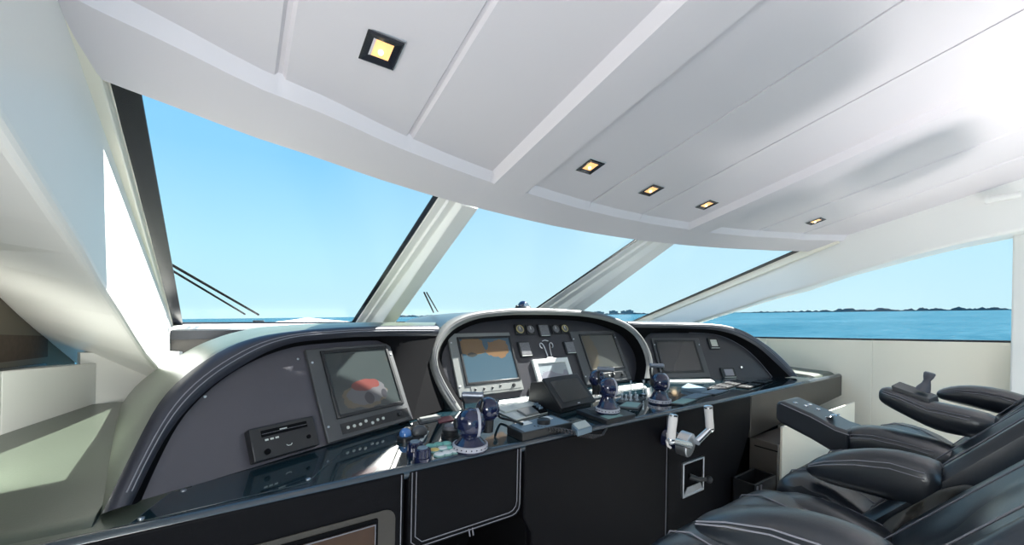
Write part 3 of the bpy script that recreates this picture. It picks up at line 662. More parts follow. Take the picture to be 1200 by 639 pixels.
# trackball and palm rest
t, at = pad_thing('trackball_unit', [(468, 517), (497, 513), (502, 499), (474, 500)], .006, 'blue trackball with black palm rest on the counter left of the control heads', 'trackball', 'black')
bp = U(475, 509, z=ZT+.02); MB().ball(bp, .021).build('ball', M['bluball'], t); MB().lathe(bp-Vector((0, 0, .02)), UP, [(.027, 0), (.027, .012), (.022, .016)], 20).build('ball_socket', M['black'], t)
pr = U(491, 507, z=ZT+.01); MB().ball(pr, .034, sc=(.9, .7, .75)).build('palm_rest', M['bezel'], t)
for (px, py, lb) in ((486, 532, 'dark navy round knob on the counter, the farther of two beside the trackball'), (495, 540, 'dark navy round knob on the counter edge, nearer of two beside the stickers')):
    p = U(px, py, z=ZT); t = thing('rotary_dial', p, lb, 'knob', 'navy round knobs by the trackball')
    MB().lathe(p, UP, [(.025, 0), (.025, .010), (.021, .012), (.021, .034), (.018, .037)], 20).build('knob_body', M['navy'], t, bevel=0)
    MB().lathe(p, UP, [(.015, .036), (.015, .039)], 16).build('knob_cap', M['bluegrey'], t)
    for q in range(8):
        a = 2*math.pi*q/8; MB().cyl(p+Vector((math.cos(a)*.021, math.sin(a)*.021, .013)), p+Vector((math.cos(a)*.021, math.sin(a)*.021, .033)), .004, n=6).build('grip_rib', M['navy'], t)
pos = [(505, 524, 'green'), (514, 522, 'green'), (523, 521, 'green'), (509, 529, 'yellow'), (519, 527, 'white_btn'), (528, 526, 'green'), (515, 534, 'white_btn'), (524, 532, 'white_btn'), (533, 530, 'white_btn')]
nm9 = ['first from the left in the far row', 'middle of the far row', 'at the right end of the far row', 'first from the left in the middle row', 'in the centre of the cluster', 'at the right end of the middle row', 'first from the left in the near row', 'middle of the near row', 'at the right end of the near row']
cw = {'green': 'mint green', 'yellow': 'yellow', 'white_btn': 'whitish'}
for (px, py, c), w in zip(pos, nm9):
    p = U(px, py, z=ZT); t = thing('push_button', p, f'{cw[c]} round button on the counter, {w}', 'button', 'round buttons beside the knobs')
    MB().lathe(p, UP, [(.0185, 0), (.0185, .003), (.0165, .0045)], 20).build('button_base', M['teal'], t); MB().lathe(p, UP, [(.0155, .004), (.0155, .0060), (.013, .0070)], 18).build('button_top', M[c], t)
# plate with a red tag, black stacked knob
t, at = pad_thing('flat_switch', [(492, 497), (521, 491), (512, 485), (488, 490)], .003, 'pale flat switch plate on the counter left of the red tag', 'switch plate', 'bezel'); qpart(t, at, .1, .15, .9, .85, .004, 'plate_face', 'greybez')
pad_poly('red_tag', [(514, 495), (533, 492), (529, 487), (512, 489)], .004, 'red and pink tag lying on the counter behind the nearest control head', 'tag', 'red')
p = U(528, 512, z=ZT); t = thing('rotary_switch', p, 'stacked black rotary switch on the counter left of the nearest control head', 'switch'); MB().lathe(p, UP, [(.032, 0), (.032, .008), (.027, .009), (.027, .018), (.030, .019), (.030, .027)], 22).build('stacked_rings', M['black'], t); MB().lathe(p, UP, [(.022, .027), (.022, .040), (.018, .042)], 22).build('turn_cap', M['grey'], t)
pad_poly('metal_strip', [(489, 518), (495, 518), (503, 505), (499, 505)], .004, 'narrow pale metal strip on the counter between trackball and rotary switch', 'strip', 'paper')
# pale switch panels flush with the counter, in front of the chart display
t, at = pad_thing('switchboard', [(578, 480), (605, 492), (642, 483), (628, 469)], .006, 'pale flat switch panel with black recess in front of the chart display', 'switch panel', 'paper')
qpart(t, at, .30, .74, 1.0, .98, .0005+.006, 'black_slot', 'mblack'); qpart(t, at, .52, .30, .98, .70, .010, 'key_field', 'greybez'); qpart(t, at, .03, .05, .46, .90, .008, 'ribbed_field', 'paper')
for k in range(3): qpart(t, at, .42+.16*k, .80, .50+.16*k, .92, .014, 'toggle', 'bluegrey')
pad_poly('rest_strip', [(575, 475), (632, 468), (630, 464), (575, 470.5)], .004, 'long pale strip at the foot of the chart display', 'strip', 'white_btn')
# flat black control box with a round knob
t, at = pad_thing('control_box', [(594, 499), (612, 508), (671, 495), (647, 486)], .030, 'low black control box with a round knob on the counter before the tilted monitor', 'control box', 'black')
qpart(t, at, .04, .06, .96, .94, .0015, 'top_plate', 'bluegrey'); qpart(t, at, .08, .62, .40, .84, .004, 'label_strip', 'white_btn'); qpart(t, at, .10, .22, .38, .40, .004, 'label_strip', 'white_btn')
kp = at(.60, .55); MB().lathe(kp, UP, [(.024, 0), (.024, .016), (.021, .018)], 24).build('round_knob', M['black'], t)
t, at = pad_thing('handset_box', [(669, 497), (677, 505), (694, 500), (686, 492)], .022, 'small teal blue box on the counter between control box and the flat black pad', 'box', 'bluegrey'); qpart(t, at, .08, .08, .92, .92, .003, 'lid', 'paper')
t, at = pad_thing('flat_pad', [(675, 480), (711, 493), (745, 485), (712, 474)], .018, 'flat black pad carrying the middle control head', 'control pad', 'black'); qpart(t, at, .70, .1, .96, .6, .002, 'key_field', 'teal'); qpart(t, at, .06, .2, .3, .7, .002, 'label_field', 'bezel')
# tilted monitor on its wedge housing
BL, BR_ = (659, 479.5), (703, 469)
b0, b1 = U(*BL, z=-.425), U(*BR_, z=-.425)
PM = plane((b0.x, b0.y, b0.z), (b1.x, b1.y, b0.z), R(45))
W = .245; H = .163
t = thing('tilted_monitor', Vector((b0.x, b0.y, ZT)), 'black tilted monitor on a wedge stand at the middle of the counter', 'monitor')
MB().fbox(PM, (0, 0, -.016), (W, H, 0)).build('bezel', M['black'], t, bevel=.004)
MB().fbox(PM, (.026, .026, -.001), (W-.026, H-.024, .002)).build('screen', M['glass'], t, bevel=.001)
MB().fbox(PM, (W/2-.008, .008, 0), (W/2+.008, .013, .001)).build('badge', M['steel'], t)
p4 = [PM(.012, .01, -.016), PM(.012, H-.01, -.016)]
wd = [Vector((p4[0].x, p4[0].y, ZT)), p4[0], p4[1], Vector((p4[1].x, p4[1].y+.10, p4[1].z-.02)), Vector((p4[1].x, p4[1].y+.12, ZT))]
MB().prism(wd, PM.x*(W-.024)).build('wedge_stand', M['black'], t, bevel=.003)
# coiled cord
t = thing('coiled_cord', U(640, 508, z=ZT), 'black coiled handset cord drooping over the counter edge below the tilted monitor', 'cord')
path = smooth(resample([U(626, 502, z=-.425), U(640, 503, Y=1.10), U(655, 504, Y=1.09), U(668, 506, Y=1.066), U(680, 510, Y=1.048), U(695, 512, Y=1.045), U(706, 510, Y=1.05), U(712, 500, Y=1.085), U(717, 491, Y=1.14)], 200), 3)
cp = []
for i, p in enumerate(path):
    a = i*1.25; w = .0075 if i < 100 else .0075*max(0, 1-(i-100)/25)
    cp.append(p + Vector((0, math.cos(a)*w, math.sin(a)*w)))
MB().tube(cp[:126], .0024, 5).build('coil', M['coil'], t); MB().tube(path[124:], .0045, 8).build('plain_end', M['black'], t); MB().cyl(path[-1], path[-1]+Vector((.01, .02, .006)), .007, n=10).build('plug', M['black'], t)
t = thing('hose', U(594, 478, z=ZT), 'black cable running from the nearest control head across the counter', 'cable')
MB().tube(smooth(resample([U(583, 470, z=-.37), U(580, 482, z=-.40), U(586, 490, z=-.44), U(600, 493, z=-.435), U(612, 497, z=-.41)], 30), 2), .005, 8).build('cable_run', M['black'], t); MB().cyl(U(583, 470, z=-.37), U(581, 474, z=-.375), .008, n=10).build('cable_boot', M['black'], t)
# little joystick toggles between the two far control heads
t, at = pad_thing('switchboard', [(722, 471), (742, 474), (757, 466), (738, 462)], .005, 'small panel of silver toggles between the middle and right control heads', 'switch panel', 'black')
for k, (a, b) in enumerate(((.1, .3), (.35, .3), (.6, .35), (.2, .75), (.55, .75), (.85, .5))):
    q = at(a, b); MB().lathe(q, UP, [(.009, 0), (.009, .006), (.004, .008), (.004, .022), (.006, .024), (.004, .030)], 12).build('toggle', M['steel'], t)
for px, py, lb in ((739, 464, 'thin silver joystick rod on the counter, left of two before the right display'), (754, 463, 'thin silver joystick rod on the counter, right of two before the right display')):
    p = U(px, py, z=ZT); t = thing('joystick_rod', p, lb, 'joystick', 'thin joystick rods'); MB().lathe(p, UP, [(.010, 0), (.010, .006), (.003, .010), (.0028, .066), (.005, .068), (.005, .078), (.002, .080)], 12).build('rod', M['steel'], t); MB().lathe(p, UP, [(.016, 0), (.016, .004)], 16).build('rod_base', M['black'], t)
t, at = pad_thing('keypad', [(722, 477), (748, 479), (754, 472), (734, 470)], .006, 'dark keypad with teal key field right of the flat black pad', 'keypad', 'bezel'); qpart(t, at, .1, .15, .9, .85, .002, 'key_field', 'teal')
kp_ = [([(783, 473), (800, 474.5), (818, 468), (800, 466)], 'pale teal keypad on the counter edge right of the right control head', 'teal'),
       ([(794, 467), (814, 468), (835, 462), (815, 460.5)], 'long pale keypad behind the teal one on the right counter', 'bluegrey'),
       ([(818, 461), (838, 462.5), (856, 457), (836, 455.5)], 'pale blue keypad farther right along the right counter edge', 'bluegrey')]
for px, lb, m_ in kp_:
    t, at = pad_thing('keypad', px, .006, lb, 'keypad', 'black', group='flat keypads on the right counter'); qpart(t, at, .06, .1, .94, .9, .0015, 'key_field', m_)
sp_ = [([(826, 455), (842, 458), (862, 452), (845, 449)], 'dark switch board, leftmost of four before the right wing'), ([(845, 449), (862, 452), (878, 448), (862, 445)], 'dark switch board, second of four before the right wing'),
       ([(862, 453.5), (878, 455), (894, 450), (879, 448.5)], 'dark switch board on the counter edge, third of four before the right wing'), ([(880, 448), (896, 449.5), (908, 445.5), (892, 444.5)], 'dark switch board, rightmost of four before the right wing')]
for px, lb in sp_:
    t, at = pad_thing('switch_board', px, .007, lb, 'switch board', 'mblack', group='dark switch boards on the right counter')
    for i in range(4):
        for j in range(2): qpart(t, at, .06+.235*i, .10+.44*j, .06+.235*i+.18, .10+.44*j+.34, .003, 'rocker', 'black')
pad_poly('angled_tablet', [(798, 454), (822, 458.5), (829, 455), (806, 449)], .018, 'blue grey slab lying before the right wing display', 'tablet', 'bluegrey')
pad_poly('rest_strip', [(783, 447.5), (838, 447.5), (832, 443.8), (783, 443.5)], .004, 'long pale strip at the foot of the blank right display', 'strip', 'paper')
pad_poly('rest_strip', [(683, 463), (758, 454), (752, 449), (683, 458)], .004, 'pale strip at the foot of the right central display, behind the control heads', 'strip', 'paper')
t, at = pad_thing('counter_inlay', [(152, 614), (360, 566), (402, 528), (200, 577)], .0015, 'flush glossy dark inlay on the left counter below the stereo', 'panel', 'counter'); qpart(t, at, 0, 0, .003, 1, .0006, 'edge_line', 'grey')
for a, b in ((.03, .1), (.97, .12), (.07, .93)): MB().lathe(at(a, b, 0), UP, [(.006, 0), (.006, .002), (.003, .003)], 10).build('screw', M['steel'], t)

# ball compass on top of the central hood
cpz = U(613, 361, Y=2.02); t = thing('ball_compass', cpz, 'small black dome compass on top of the central hood before the windscreen', 'compass')
MB().lathe(cpz, UP, [(.050, -.01), (.052, .0), (.044, .010)], 24).build('compass_base', M['black'], t); MB().ball(cpz+Vector((0, 0, .010)), .034).build('dome', M['navy'], t)
MB().lathe(cpz+Vector((0, -.026, .012)), (0, -1, .3), [(.018, 0), (.018, .010), (.014, .010)], 20).build('lens', M['bluegrey'], t)
for s_ in (-1, 1): MB().ball(cpz+Vector((s_*.046, 0, .006)), .011, 12, 8).build('corrector_ball', M['black'], t)

# steering yoke with two white grips
hub = U(811, 523, Y=.955); back_ = Vector((hub.x-.02, 1.072, hub.z+.012))
t = thing('steering_yoke', back_, 'chrome steering yoke with two upright white grips on the console front', 'steering wheel')
MB().cyl(back_, back_.lerp(hub, .55), .040, .036, 24).build('column', M['navy'], t)
MB().lathe(back_.lerp(hub, .55), hub-back_, [(.042, 0), (.051, .004), (.051, .046), (.047, .050)], 28).build('hub', M['steel'], t)
gl0, gl1 = U(786, 516, Y=.945), U(789, 488, Y=.945); gr0, gr1 = U(832, 503, Y=.94), U(830, 478, Y=.94)
for nm_, g0, g1 in (('l', gl0, gl1), ('r', gr0, gr1)):
    a = hub + (g0-hub).normalized()*.03
    MB().tube([a, a.lerp(g0, .5), g0], [.017, .015, .014], 10).build('arm', M['chrome'], t)
    g = MB().tube([g0, g0.lerp(g1, .15), g0.lerp(g1, .5), g0.lerp(g1, .85), g1], [.016, .0175, .0165, .0175, .0165], 14).build('grip', M['grip'], t)
    MB().tube([g1, g1.lerp(g1+(g1-g0), .07), g1.lerp(g1+(g1-g0), .1)], [.018, .018, .012], 14).build('grip_cap', M['chrome'], g)
    MB().ball(g0, .018, 14, 10).build('elbow', M['chrome'], t)
MB().tube(smooth([gl0+Vector((-.022, .0, .03)), gl0+Vector((-.03, 0, 0)), gl0+Vector((-.022, 0, -.022)), gl0+Vector((.0, .0, -.03))], 1), .005, 8).build('guard', M['grip'], t)

# ------------------------------------------------------------------ things low on the starboard side
t = thing('side_cabinet', (3.0, .98, FLOOR), 'grey brown low side cabinet right of the console front, behind the chairs', 'cabinet')
MB().box((2.42, .952, FLOOR), (3.6, 1.098, -.704)).build('body', M['sidecab'], t, bevel=.004)
MB().box((2.417, .954, -.745), (2.421, 1.07, -.739)).build('seam', M['mblack'], t)
MB().box((2.44, .940, FLOOR), (3.6, .952, -.61)).build('end_panel', M['cream'], t, bevel=.002)
t = thing('storage_bin', (2.30, 1.0, FLOOR), 'open black bin under the right part of the console', 'bin')
bx0, bx1, by0, by1, bz = 2.16, 2.40, .95, 1.065, -.86
for a, b in (((bx0, by0, FLOOR), (bx0+.012, by1, bz)), ((bx1-.012, by0, FLOOR), (bx1, by1, bz)), ((bx0, by0, FLOOR), (bx1, by0+.012, bz)), ((bx0, by1-.012, FLOOR), (bx1, by1, bz))):
    MB().box(a, b).build('side_panel', M['black'], t, bevel=.003)
MB().box((bx0, by0, FLOOR), (bx1, by1, FLOOR+.012)).build('bottom_panel', M['black'], t)
MB().tube([(bx0+.02, by0-.002, bz-.01), (bx0+.02, by0-.002, FLOOR+.02)], .006, 8).build('rib', M['grey'], t); MB().tube([(bx0+.06, by0-.002, bz-.01), (bx0+.06, by0-.002, FLOOR+.02)], .006, 8).build('rib', M['grey'], t)
t = thing('step_box', (2.7, .7, FLOOR), 'white step box with a black tread before the middle and far chairs', 'step')
MB().box((2.22, .50, FLOOR), (3.3, .935, -.925)).build('body', M['white'], t, bevel=.01); MB().box((2.245, .52, -.926), (3.28, .915, -.918)).build('tread', M['mblack'], t, bevel=.003)

# ------------------------------------------------------------------ helm chairs
def sup(c, w, h, n=20, e=2.6):
    out = []
    for i in range(n):
        a = 2*math.pi*i/n; ca, sa = math.cos(a), math.sin(a)
        out.append(Vector((c.x + w*math.copysign(abs(ca)**(2/e), ca), c.y, c.z + h*math.copysign(abs(sa)**(2/e), sa))))
    return out
def arm(parent, X, rows, w, m='seat', piping=True, name='armrest'):
    """rows: (Y, ztop, zbot) running from tip to root"""
    secs = []; N = len(rows)
    for k, (y, a, b) in enumerate(rows):
        ww = w*(.55 if k == 0 else .88 if k == 1 else 1.0)
        hh = (a-b)/2
        secs.append(sup(Vector((X, y, (a+b)/2)), ww, max(hh, .006)))
    o = MB().loft(secs).build(name, M[m], parent, angle=70, subsurf=1)
    if piping:
        for s_ in (-1, 1):
            for dz in (.20, .30):
                stitch(o, [Vector((X+s_*w*(.955 if dz < .25 else .985)*(.55 if k == 0 else .88 if k == 1 else 1), y, a-(a-b)*dz)) for k, (y, a, b) in enumerate(rows[1:-1], 1)], .0015)
    return o
def armpx(X, top, bot):
    out = []
    for (tx, ty), (bx_, by_) in zip(top, bot):
        p = U(tx, ty, X=X); q = U(bx_, by_, X=X); out.append((p.y, p.z, q.z))
    return out
def block(X0, X1, prof, name, parent, m='seat', round_=.05, n=9):
    """cushion: side profile (Y, z) swept across with rounded ends"""
    secs = []; cy = sum(p[0] for p in prof)/len(prof); cz = sum(p[1] for p in prof)/len(prof)
    for k in range(n):
        t_ = k/(n-1); x = X0 + (X1-X0)*t_; d = min(x-X0, X1-x)
        s_ = 1.0 if d >= round_ else 1 - .13*(1-math.sqrt(max(0, 1-(1-d/round_)**2)))
        secs.append([Vector((x, cy+(y-cy)*s_, cz+(z-cz)*s_)) for y, z in prof])
    # denser at the ends
    return MB().loft(secs).build(name, M[m], parent, angle=75, subsurf=1)
def chair(cx, label):
    t = thing('helm_chair', (cx, .15, FLOOR), label, 'chair', 'black leather helm chairs')
    # pedestal
    MB().lathe((cx, .15, FLOOR), UP, [(.24, 0), (.24, .02), (.20, .035), (.07, .05), (.06, .08), (.06, .62), (.10, .64), (.10, .66)], 28).build('pedestal', M['steel'], t)
    # seat pan and front bolster
    sp = block(cx-.275, cx+.275, [(.50, -.70), (.535, -.65), (.53, -.59), (.47, -.555), (.25, -.565), (-.02, -.58), (-.05, -.66), (-.02, -.72), (.25, -.73)], 'seat_cushion', t)
    stitch(sp, [Vector((cx-.276, y, z)) for y, z in ((.47, -.66), (.505, -.63), (.50, -.60), (.45, -.585), (.25, -.59), (.05, -.60))], .0025, 'piping', 'grey')
    bo = block(cx-.275, cx+.275, [(.50, -.60), (.535, -.57), (.548, -.525), (.53, -.485), (.48, -.467), (.40, -.475), (.30, -.52), (.28, -.57), (.40, -.60)], 'seat_bolster', t, round_=.07, n=13)
    for dx in (-.16, .16):
        stitch(bo, [Vector((cx+dx, y, z+.001)) for y, z in [(.536, -.57), (.545, -.525), (.527, -.487), (.48, -.469), (.40, -.477), (.31, -.52)]], .002)
    return t
def backrest(t, cx, base, top, th=.15, hw=.27):
    """side profile of the front face from base (Y, z) to top, leaning aft; side wings stand proud"""
    n = 13; rows = []; K = 12
    b = Vector((0, base[0], base[1])); tp = Vector((0, top[0], top[1])); d = (tp-b); L = d.length; d.normalize(); nrm = Vector((0, d.z, -d.y))
    if nrm.y < 0: nrm = -nrm
    secs = []
    for k in range(K+1):
        s_ = k/K; p = b + d*(L*s_)
        q = []
        wk = hw*(1-.34*s_*s_)
        tk = th*(.55 if k in (0, K) else .85 if k in (1, K-1) else 1)
        for i in range(n):
            a = -1 + 2*i/(n-1); wing = .075*max(0, abs(a)-.55)/.45
            if abs(a) > .93: wing *= .6
            bulge = .018*math.cos(a*math.pi*.9) + .010*math.sin(s_*math.pi*5)*(1 if abs(a) < .55 else 0)
            q.append(Vector((cx, 0, 0)) + p + Vector((a*wk, 0, 0)) + nrm*(wing + bulge - (0 if k not in (0, K) else .03)))
        for i in range(n-1, -1, -1):
            a = -1 + 2*i/(n-1); q.append(Vector((cx, 0, 0)) + p + Vector((a*wk*.92, 0, 0)) - nrm*tk*(1-.35*a*a))
        secs.append(q)
    o = MB().loft(secs).build('backrest', M['seat'], t, angle=75, subsurf=1)
    for a in (-.62, .62):
        pts = []
        for k in range(1, K):
            s_ = k/K; p = b + d*(L*s_); wk = hw*(1-.34*s_*s_)
            pts.append(Vector((cx, 0, 0)) + p + Vector((a*wk, 0, 0)) + nrm*(.030))
        stitch(o, pts, .0018, 'piping')
    hc = tp + d*.14
    secs = []
    for x, s_ in ((-.15, .5), (-.14, .8), (-.10, 1), (0, 1.05), (.10, 1), (.14, .8), (.15, .5)):
        secs.append([Vector((cx+x, 0, 0)) + hc + nrm*(.055*s_*math.cos(q*math.pi/8)) + d*(.11*s_*math.sin(q*math.pi/8)) for q in range(16)])
    MB().loft(secs).build('headrest', M['seat'], t, angle=75, subsurf=1)
    po = MB(); 
    for dx in (-.06, .06): po.cyl(Vector((cx+dx, 0, 0))+tp-d*.03-nrm*.05, Vector((cx+dx, 0, 0))+hc-nrm*.01, .007, n=10)
    po.build('headrest_post', M['steel'], t)
    return o
# near chair
AW = .055
ch1 = chair(.965, 'nearest black leather helm chair at the lower right corner')
X = .73; arm(ch1, X, armpx(X, [(822, 605), (832, 598), (868, 593), (920, 596), (975, 609), (1020, 628), (1060, 652)], [(822, 611), (836, 624), (880, 644), (940, 668), (1000, 700), (1050, 730), (1090, 755)]), AW)
X = 1.22; arm(ch1, X, armpx(X, [(895, 582), (905, 579), (925, 578), (955, 584), (992, 599), (1027, 617), (1060, 640)], [(895, 588), (906, 594), (930, 607), (965, 624), (1005, 640), (1040, 658), (1075, 674)]), AW)
def backpx(t, cx, p1, p2, length=.62, inset=.02):
    a, b = U(*p1, X=cx+.255), U(*p2, X=cx+.255); d = Vector((0, b.y-a.y, b.z-a.z)).normalized(); nr = Vector((0, d.z, -d.y))
    if nr.y < 0: nr = -nr
    ba = Vector((0, a.y, a.z)) - d*.10 - nr*inset; tp = ba + d*length
    return backrest(t, cx, (ba.y, ba.z), (tp.y, tp.z), .13, .305)
backpx(ch1, .98, (1072, 616), (1200, 546), inset=.02)
# middle chair
ch2 = chair(1.60, 'middle black leather helm chair, with a pod of silver buttons on its far armrest')
X = 1.365; arm(ch2, X, armpx(X, [(948, 544), (955, 537), (975, 529), (1010, 525), (1050, 526), (1090, 537), (1112, 546)], [(948, 548), (957, 557), (980, 568), (1015, 577), (1055, 588), (1090, 600), (1112, 608)]), AW)
X = 1.86; a2 = arm(ch2, X, armpx(X, [(980, 508), (990, 502), (1008, 498), (1030, 499), (1062, 506), (1100, 517), (1140, 532)], [(980, 526), (992, 532), (1012, 537), (1035, 540), (1065, 547), (1100, 556), (1140, 566)]), AW*1.35)
# control pod reaching forward from that armrest
def pod(parent, X, top, bot, w):
    rows = armpx(X, top, bot); secs = []
    for y, a, b in rows: secs.append([Vector((X-w, y, b)), Vector((X+w, y, b)), Vector((X+w, y, a)), Vector((X-w, y, a))])
    return MB().loft(secs).build('control_pod', M['seat'], parent, bevel=.012, seg=4), rows
pd, pr_ = pod(a2, 1.86, [(919, 470), (925, 467), (960, 482), (988, 497), (1004, 502)], [(919, 488), (925, 493), (960, 511), (990, 528), (1004, 532)], .080)
stitch(pd, [Vector((1.86-.0795, y, a-.012)) for y, a, b in pr_[1:]], .002)
def podtop(rows, t_, dx, dz=.001):
    i = min(int(t_*(len(rows)-1)), len(rows)-2); w = t_*(len(rows)-1)-i
    y = rows[i][0]*(1-w)+rows[i+1][0]*w; z = rows[i][1]*(1-w)+rows[i+1][1]*w
    return Vector((1.86+dx, y, z+dz))
for t_, dx in ((.33, -.030), (.40, -.008), (.40, .028), (.48, .016)):
    MB().ball(podtop(pr_, t_, dx), .0075, 12, 8, (1, 1.2, .6)).build('silver_button', M['chrome'], pd)
oc = podtop(pr_, .62, 0, .002)
MB().lathe(oc, (0, .42, .9), [(.020, 0), (.031, 0), (.031, .003), (.028, .005), (.022, .004), (.020, .001)], 28).build('oval_ring', M['chrome'], pd); MB().lathe(oc, (0, .42, .9), [(.020, -.001), (.020, .0015)], 24).build('ring_pad', M['grey'], pd)
backpx(ch2, 1.60, (1085, 574), (1200, 510), inset=-.025)
# far chair
ch3 = chair(2.22, 'farthest black leather helm chair, with a grey joystick on its near armrest')
X = 1.96; rows3 = armpx(X, [(1031, 456), (1038, 452), (1060, 458), (1090, 470), (1110, 473), (1140, 480), (1175, 488)], [(1031, 468), (1038, 474), (1065, 486), (1095, 502), (1118, 509), (1145, 514), (1180, 518)])
a3 = arm(ch3, X, rows3, AW)
pb = MB(); q0, q1, q2, q3 = U(1044, 452, X=X-.03), U(1054, 447, X=X+.035), U(1099, 463, X=X+.035), U(1089, 468, X=X-.03)
pb.prism([q0, q1, q2, q3], (0, -.004, -.022)); jp = pb.build('joystick_base', M['bezel'], a3, bevel=.003)
j0 = U(1081, 458, X=X); j1 = U(1085.5, 450, X=X); j2 = U(1086.5, 446, X=X); j3 = U(1090, 437, X=X)
MB().tube([j0, j0.lerp(j1, .4), j1, j2, j2.lerp(j3, .4), j3.lerp(j2, .15), j3], [.020, .018, .012, .009, .013, .015, .013], 14).build('joystick', M['grey'], jp)
X = 2.48; arm(ch3, X, armpx(X, [(1098, 459), (1103, 455), (1125, 451), (1150, 452), (1175, 456), (1200, 463), (1230, 474)], [(1098, 464), (1104, 468), (1128, 474), (1152, 480), (1178, 486), (1204, 494), (1232, 500)]), AW)
backpx(ch3, 2.22, (1127, 518), (1200, 470))
# dark cloth draped over the near chair's far arm
cl = MB(); rows = []
for i in range(22):
    a = i/21; row = []
    for j in range(14):
        b = j/13
        px = 1018 + 150*a; top = interp([(1018, 632), (1040, 606), (1075, 587), (1100, 572), (1130, 566), (1150, 572), (1168, 588)], px); bot = interp([(1018, 645), (1060, 640), (1168, 612)], px) + 20
        py = top + (bot-top)*b; Xd = 1.275 - .03*b + .016*math.sin(a*17+b*5) + .010*math.sin(a*8-b*11) + .006*math.sin(a*31+b*14)
        row.append(U(px, py, X=Xd))
    rows.append(row)
back_r = [[p + Vector((.10, -.0, -.03)) for p in r] for r in rows]
cl.grid(rows); cl.grid(back_r)
n0 = 22*14
for i in range(21):
    cl.f.append((i*14, (i+1)*14, n0+(i+1)*14, n0+i*14)); cl.f.append((i*14+13, (i+1)*14+13, n0+(i+1)*14+13, n0+i*14+13))
for j in range(13):
    cl.f.append((j, j+1, n0+j+1, n0+j)); cl.f.append((21*14+j, 21*14+j+1, n0+21*14+j+1, n0+21*14+j))
tag(cl.build('draped_cloth', M['cloth'], angle=80, subsurf=1), 'crumpled charcoal cloth draped between the nearest and middle helm chairs', 'cloth')

# ------------------------------------------------------------------ recessed lamps
def zceil(X, Y): u = X-XC; return zbase(u, Y) - drop(u)
dn = 0
for X, Y, lb in ((.274, .945, 'square black rimmed recessed lamp nearest the camera, alone in the left ceiling panel'), (1.171, 1.154, 'recessed ceiling lamp, second from the left, right of the left beam'), (1.613, 1.19, 'recessed ceiling lamp in the middle of the ceiling front'),
                 (2.058, 1.17, 'recessed ceiling lamp left of the right hand beam'), (2.965, .983, 'recessed ceiling lamp farthest right, near the starboard side window')):
    z = zceil(X, Y); t = thing('recessed_lamp', (X, Y, z), lb, 'ceiling light', 'recessed ceiling lamps')
    sl = -.27; h = .040
    Fz = lambda a, b, c: Vector((X+a, Y+b, z + sl*b + c))
    o_, i_ = .041, .022
    fr = MB()
    ring = lambda s_, c: [Fz(-s_, -s_, c), Fz(s_, -s_, c), Fz(s_, s_, c), Fz(-s_, s_, c)]
    fr.loft([ring(o_, .004), ring(o_, -.004), ring(o_-.004, -.006), ring(i_, -.001), ring(i_, .003)], cap=False)
    fr.build('frame', M['gasket'], t, smooth=False)
    MB().loft([ring(o_+.003, .002), ring(o_+.003, -.002), ring(o_-.002, -.003), ring(o_-.002, .002)], cap=False).build('outer_rim', M['steel'], t, smooth=False)
    MB().add(ring(i_+.001, -.0012), [(0, 1, 2, 3)]).build('reflector', M['lampglow'], t, smooth=False)
    MB().ball(Fz(0, .004, -.004), .0065, 12, 8).build('bulb', M['bulb'], t)
    sd = bpy.data.lights.new('lamp_glow', 'SPOT'); sd.energy = .5; sd.color = (1, .75, .45); sd.spot_size = R(90); sd.shadow_soft_size = .02
    so = bpy.data.objects.new('lamp_glow', sd); COL.objects.link(so); so.location = (X, Y, z-.02); so['_light'] = 1

# ------------------------------------------------------------------ outside: foredeck, wipers, sea, shore
fd = MB(); rows = []
for Y, hw, z in ((2.95, 2.2, -.30), (5, 2.1, -.36), (8, 1.6, -.38), (10.5, .8, -.36), (11.6, .05, -.34)):
    rows.append([(XC + hw*(-1+2*i/10), Y, z - .05*abs(-1+2*i/10)**2) for i in range(11)])
fd.grid(rows); fo = struct(fd.build('trim_14', M['deck']))
for a, b, lb, pk in (((195, 307), (303, 369), 'pair of thin black wiper arms outside the left windscreen pane', 0), ((497, 343), (508, 366), 'pair of thin black wiper arms outside the central windscreen pane', 1)):
    Yw = (2.25, 2.95) if pk == 0 else (2.55, 2.95)
    p, q = U(*a, Y=Yw[0]), U(*b, Y=Yw[1]); t = thing('wiper', q, lb, 'wiper', 'windscreen wipers')
    MB().tube([p, q], .006, 6).build('wiper_arm', M['mblack'], t)
    p2, q2 = U(a[0]+(3 if pk == 0 else 3), a[1]+(8 if pk == 0 else 0), Y=Yw[0]), U(b[0]-(16 if pk == 0 else -5), b[1]-.6, Y=Yw[1]); MB().tube([p2, q2], .005, 6).build('wiper_arm', M['mblack'], t)
    MB().box(q-Vector((.03, .02, .30)), q+Vector((.03, .03, -.035))).build('pivot', M['black'], t, bevel=.004)
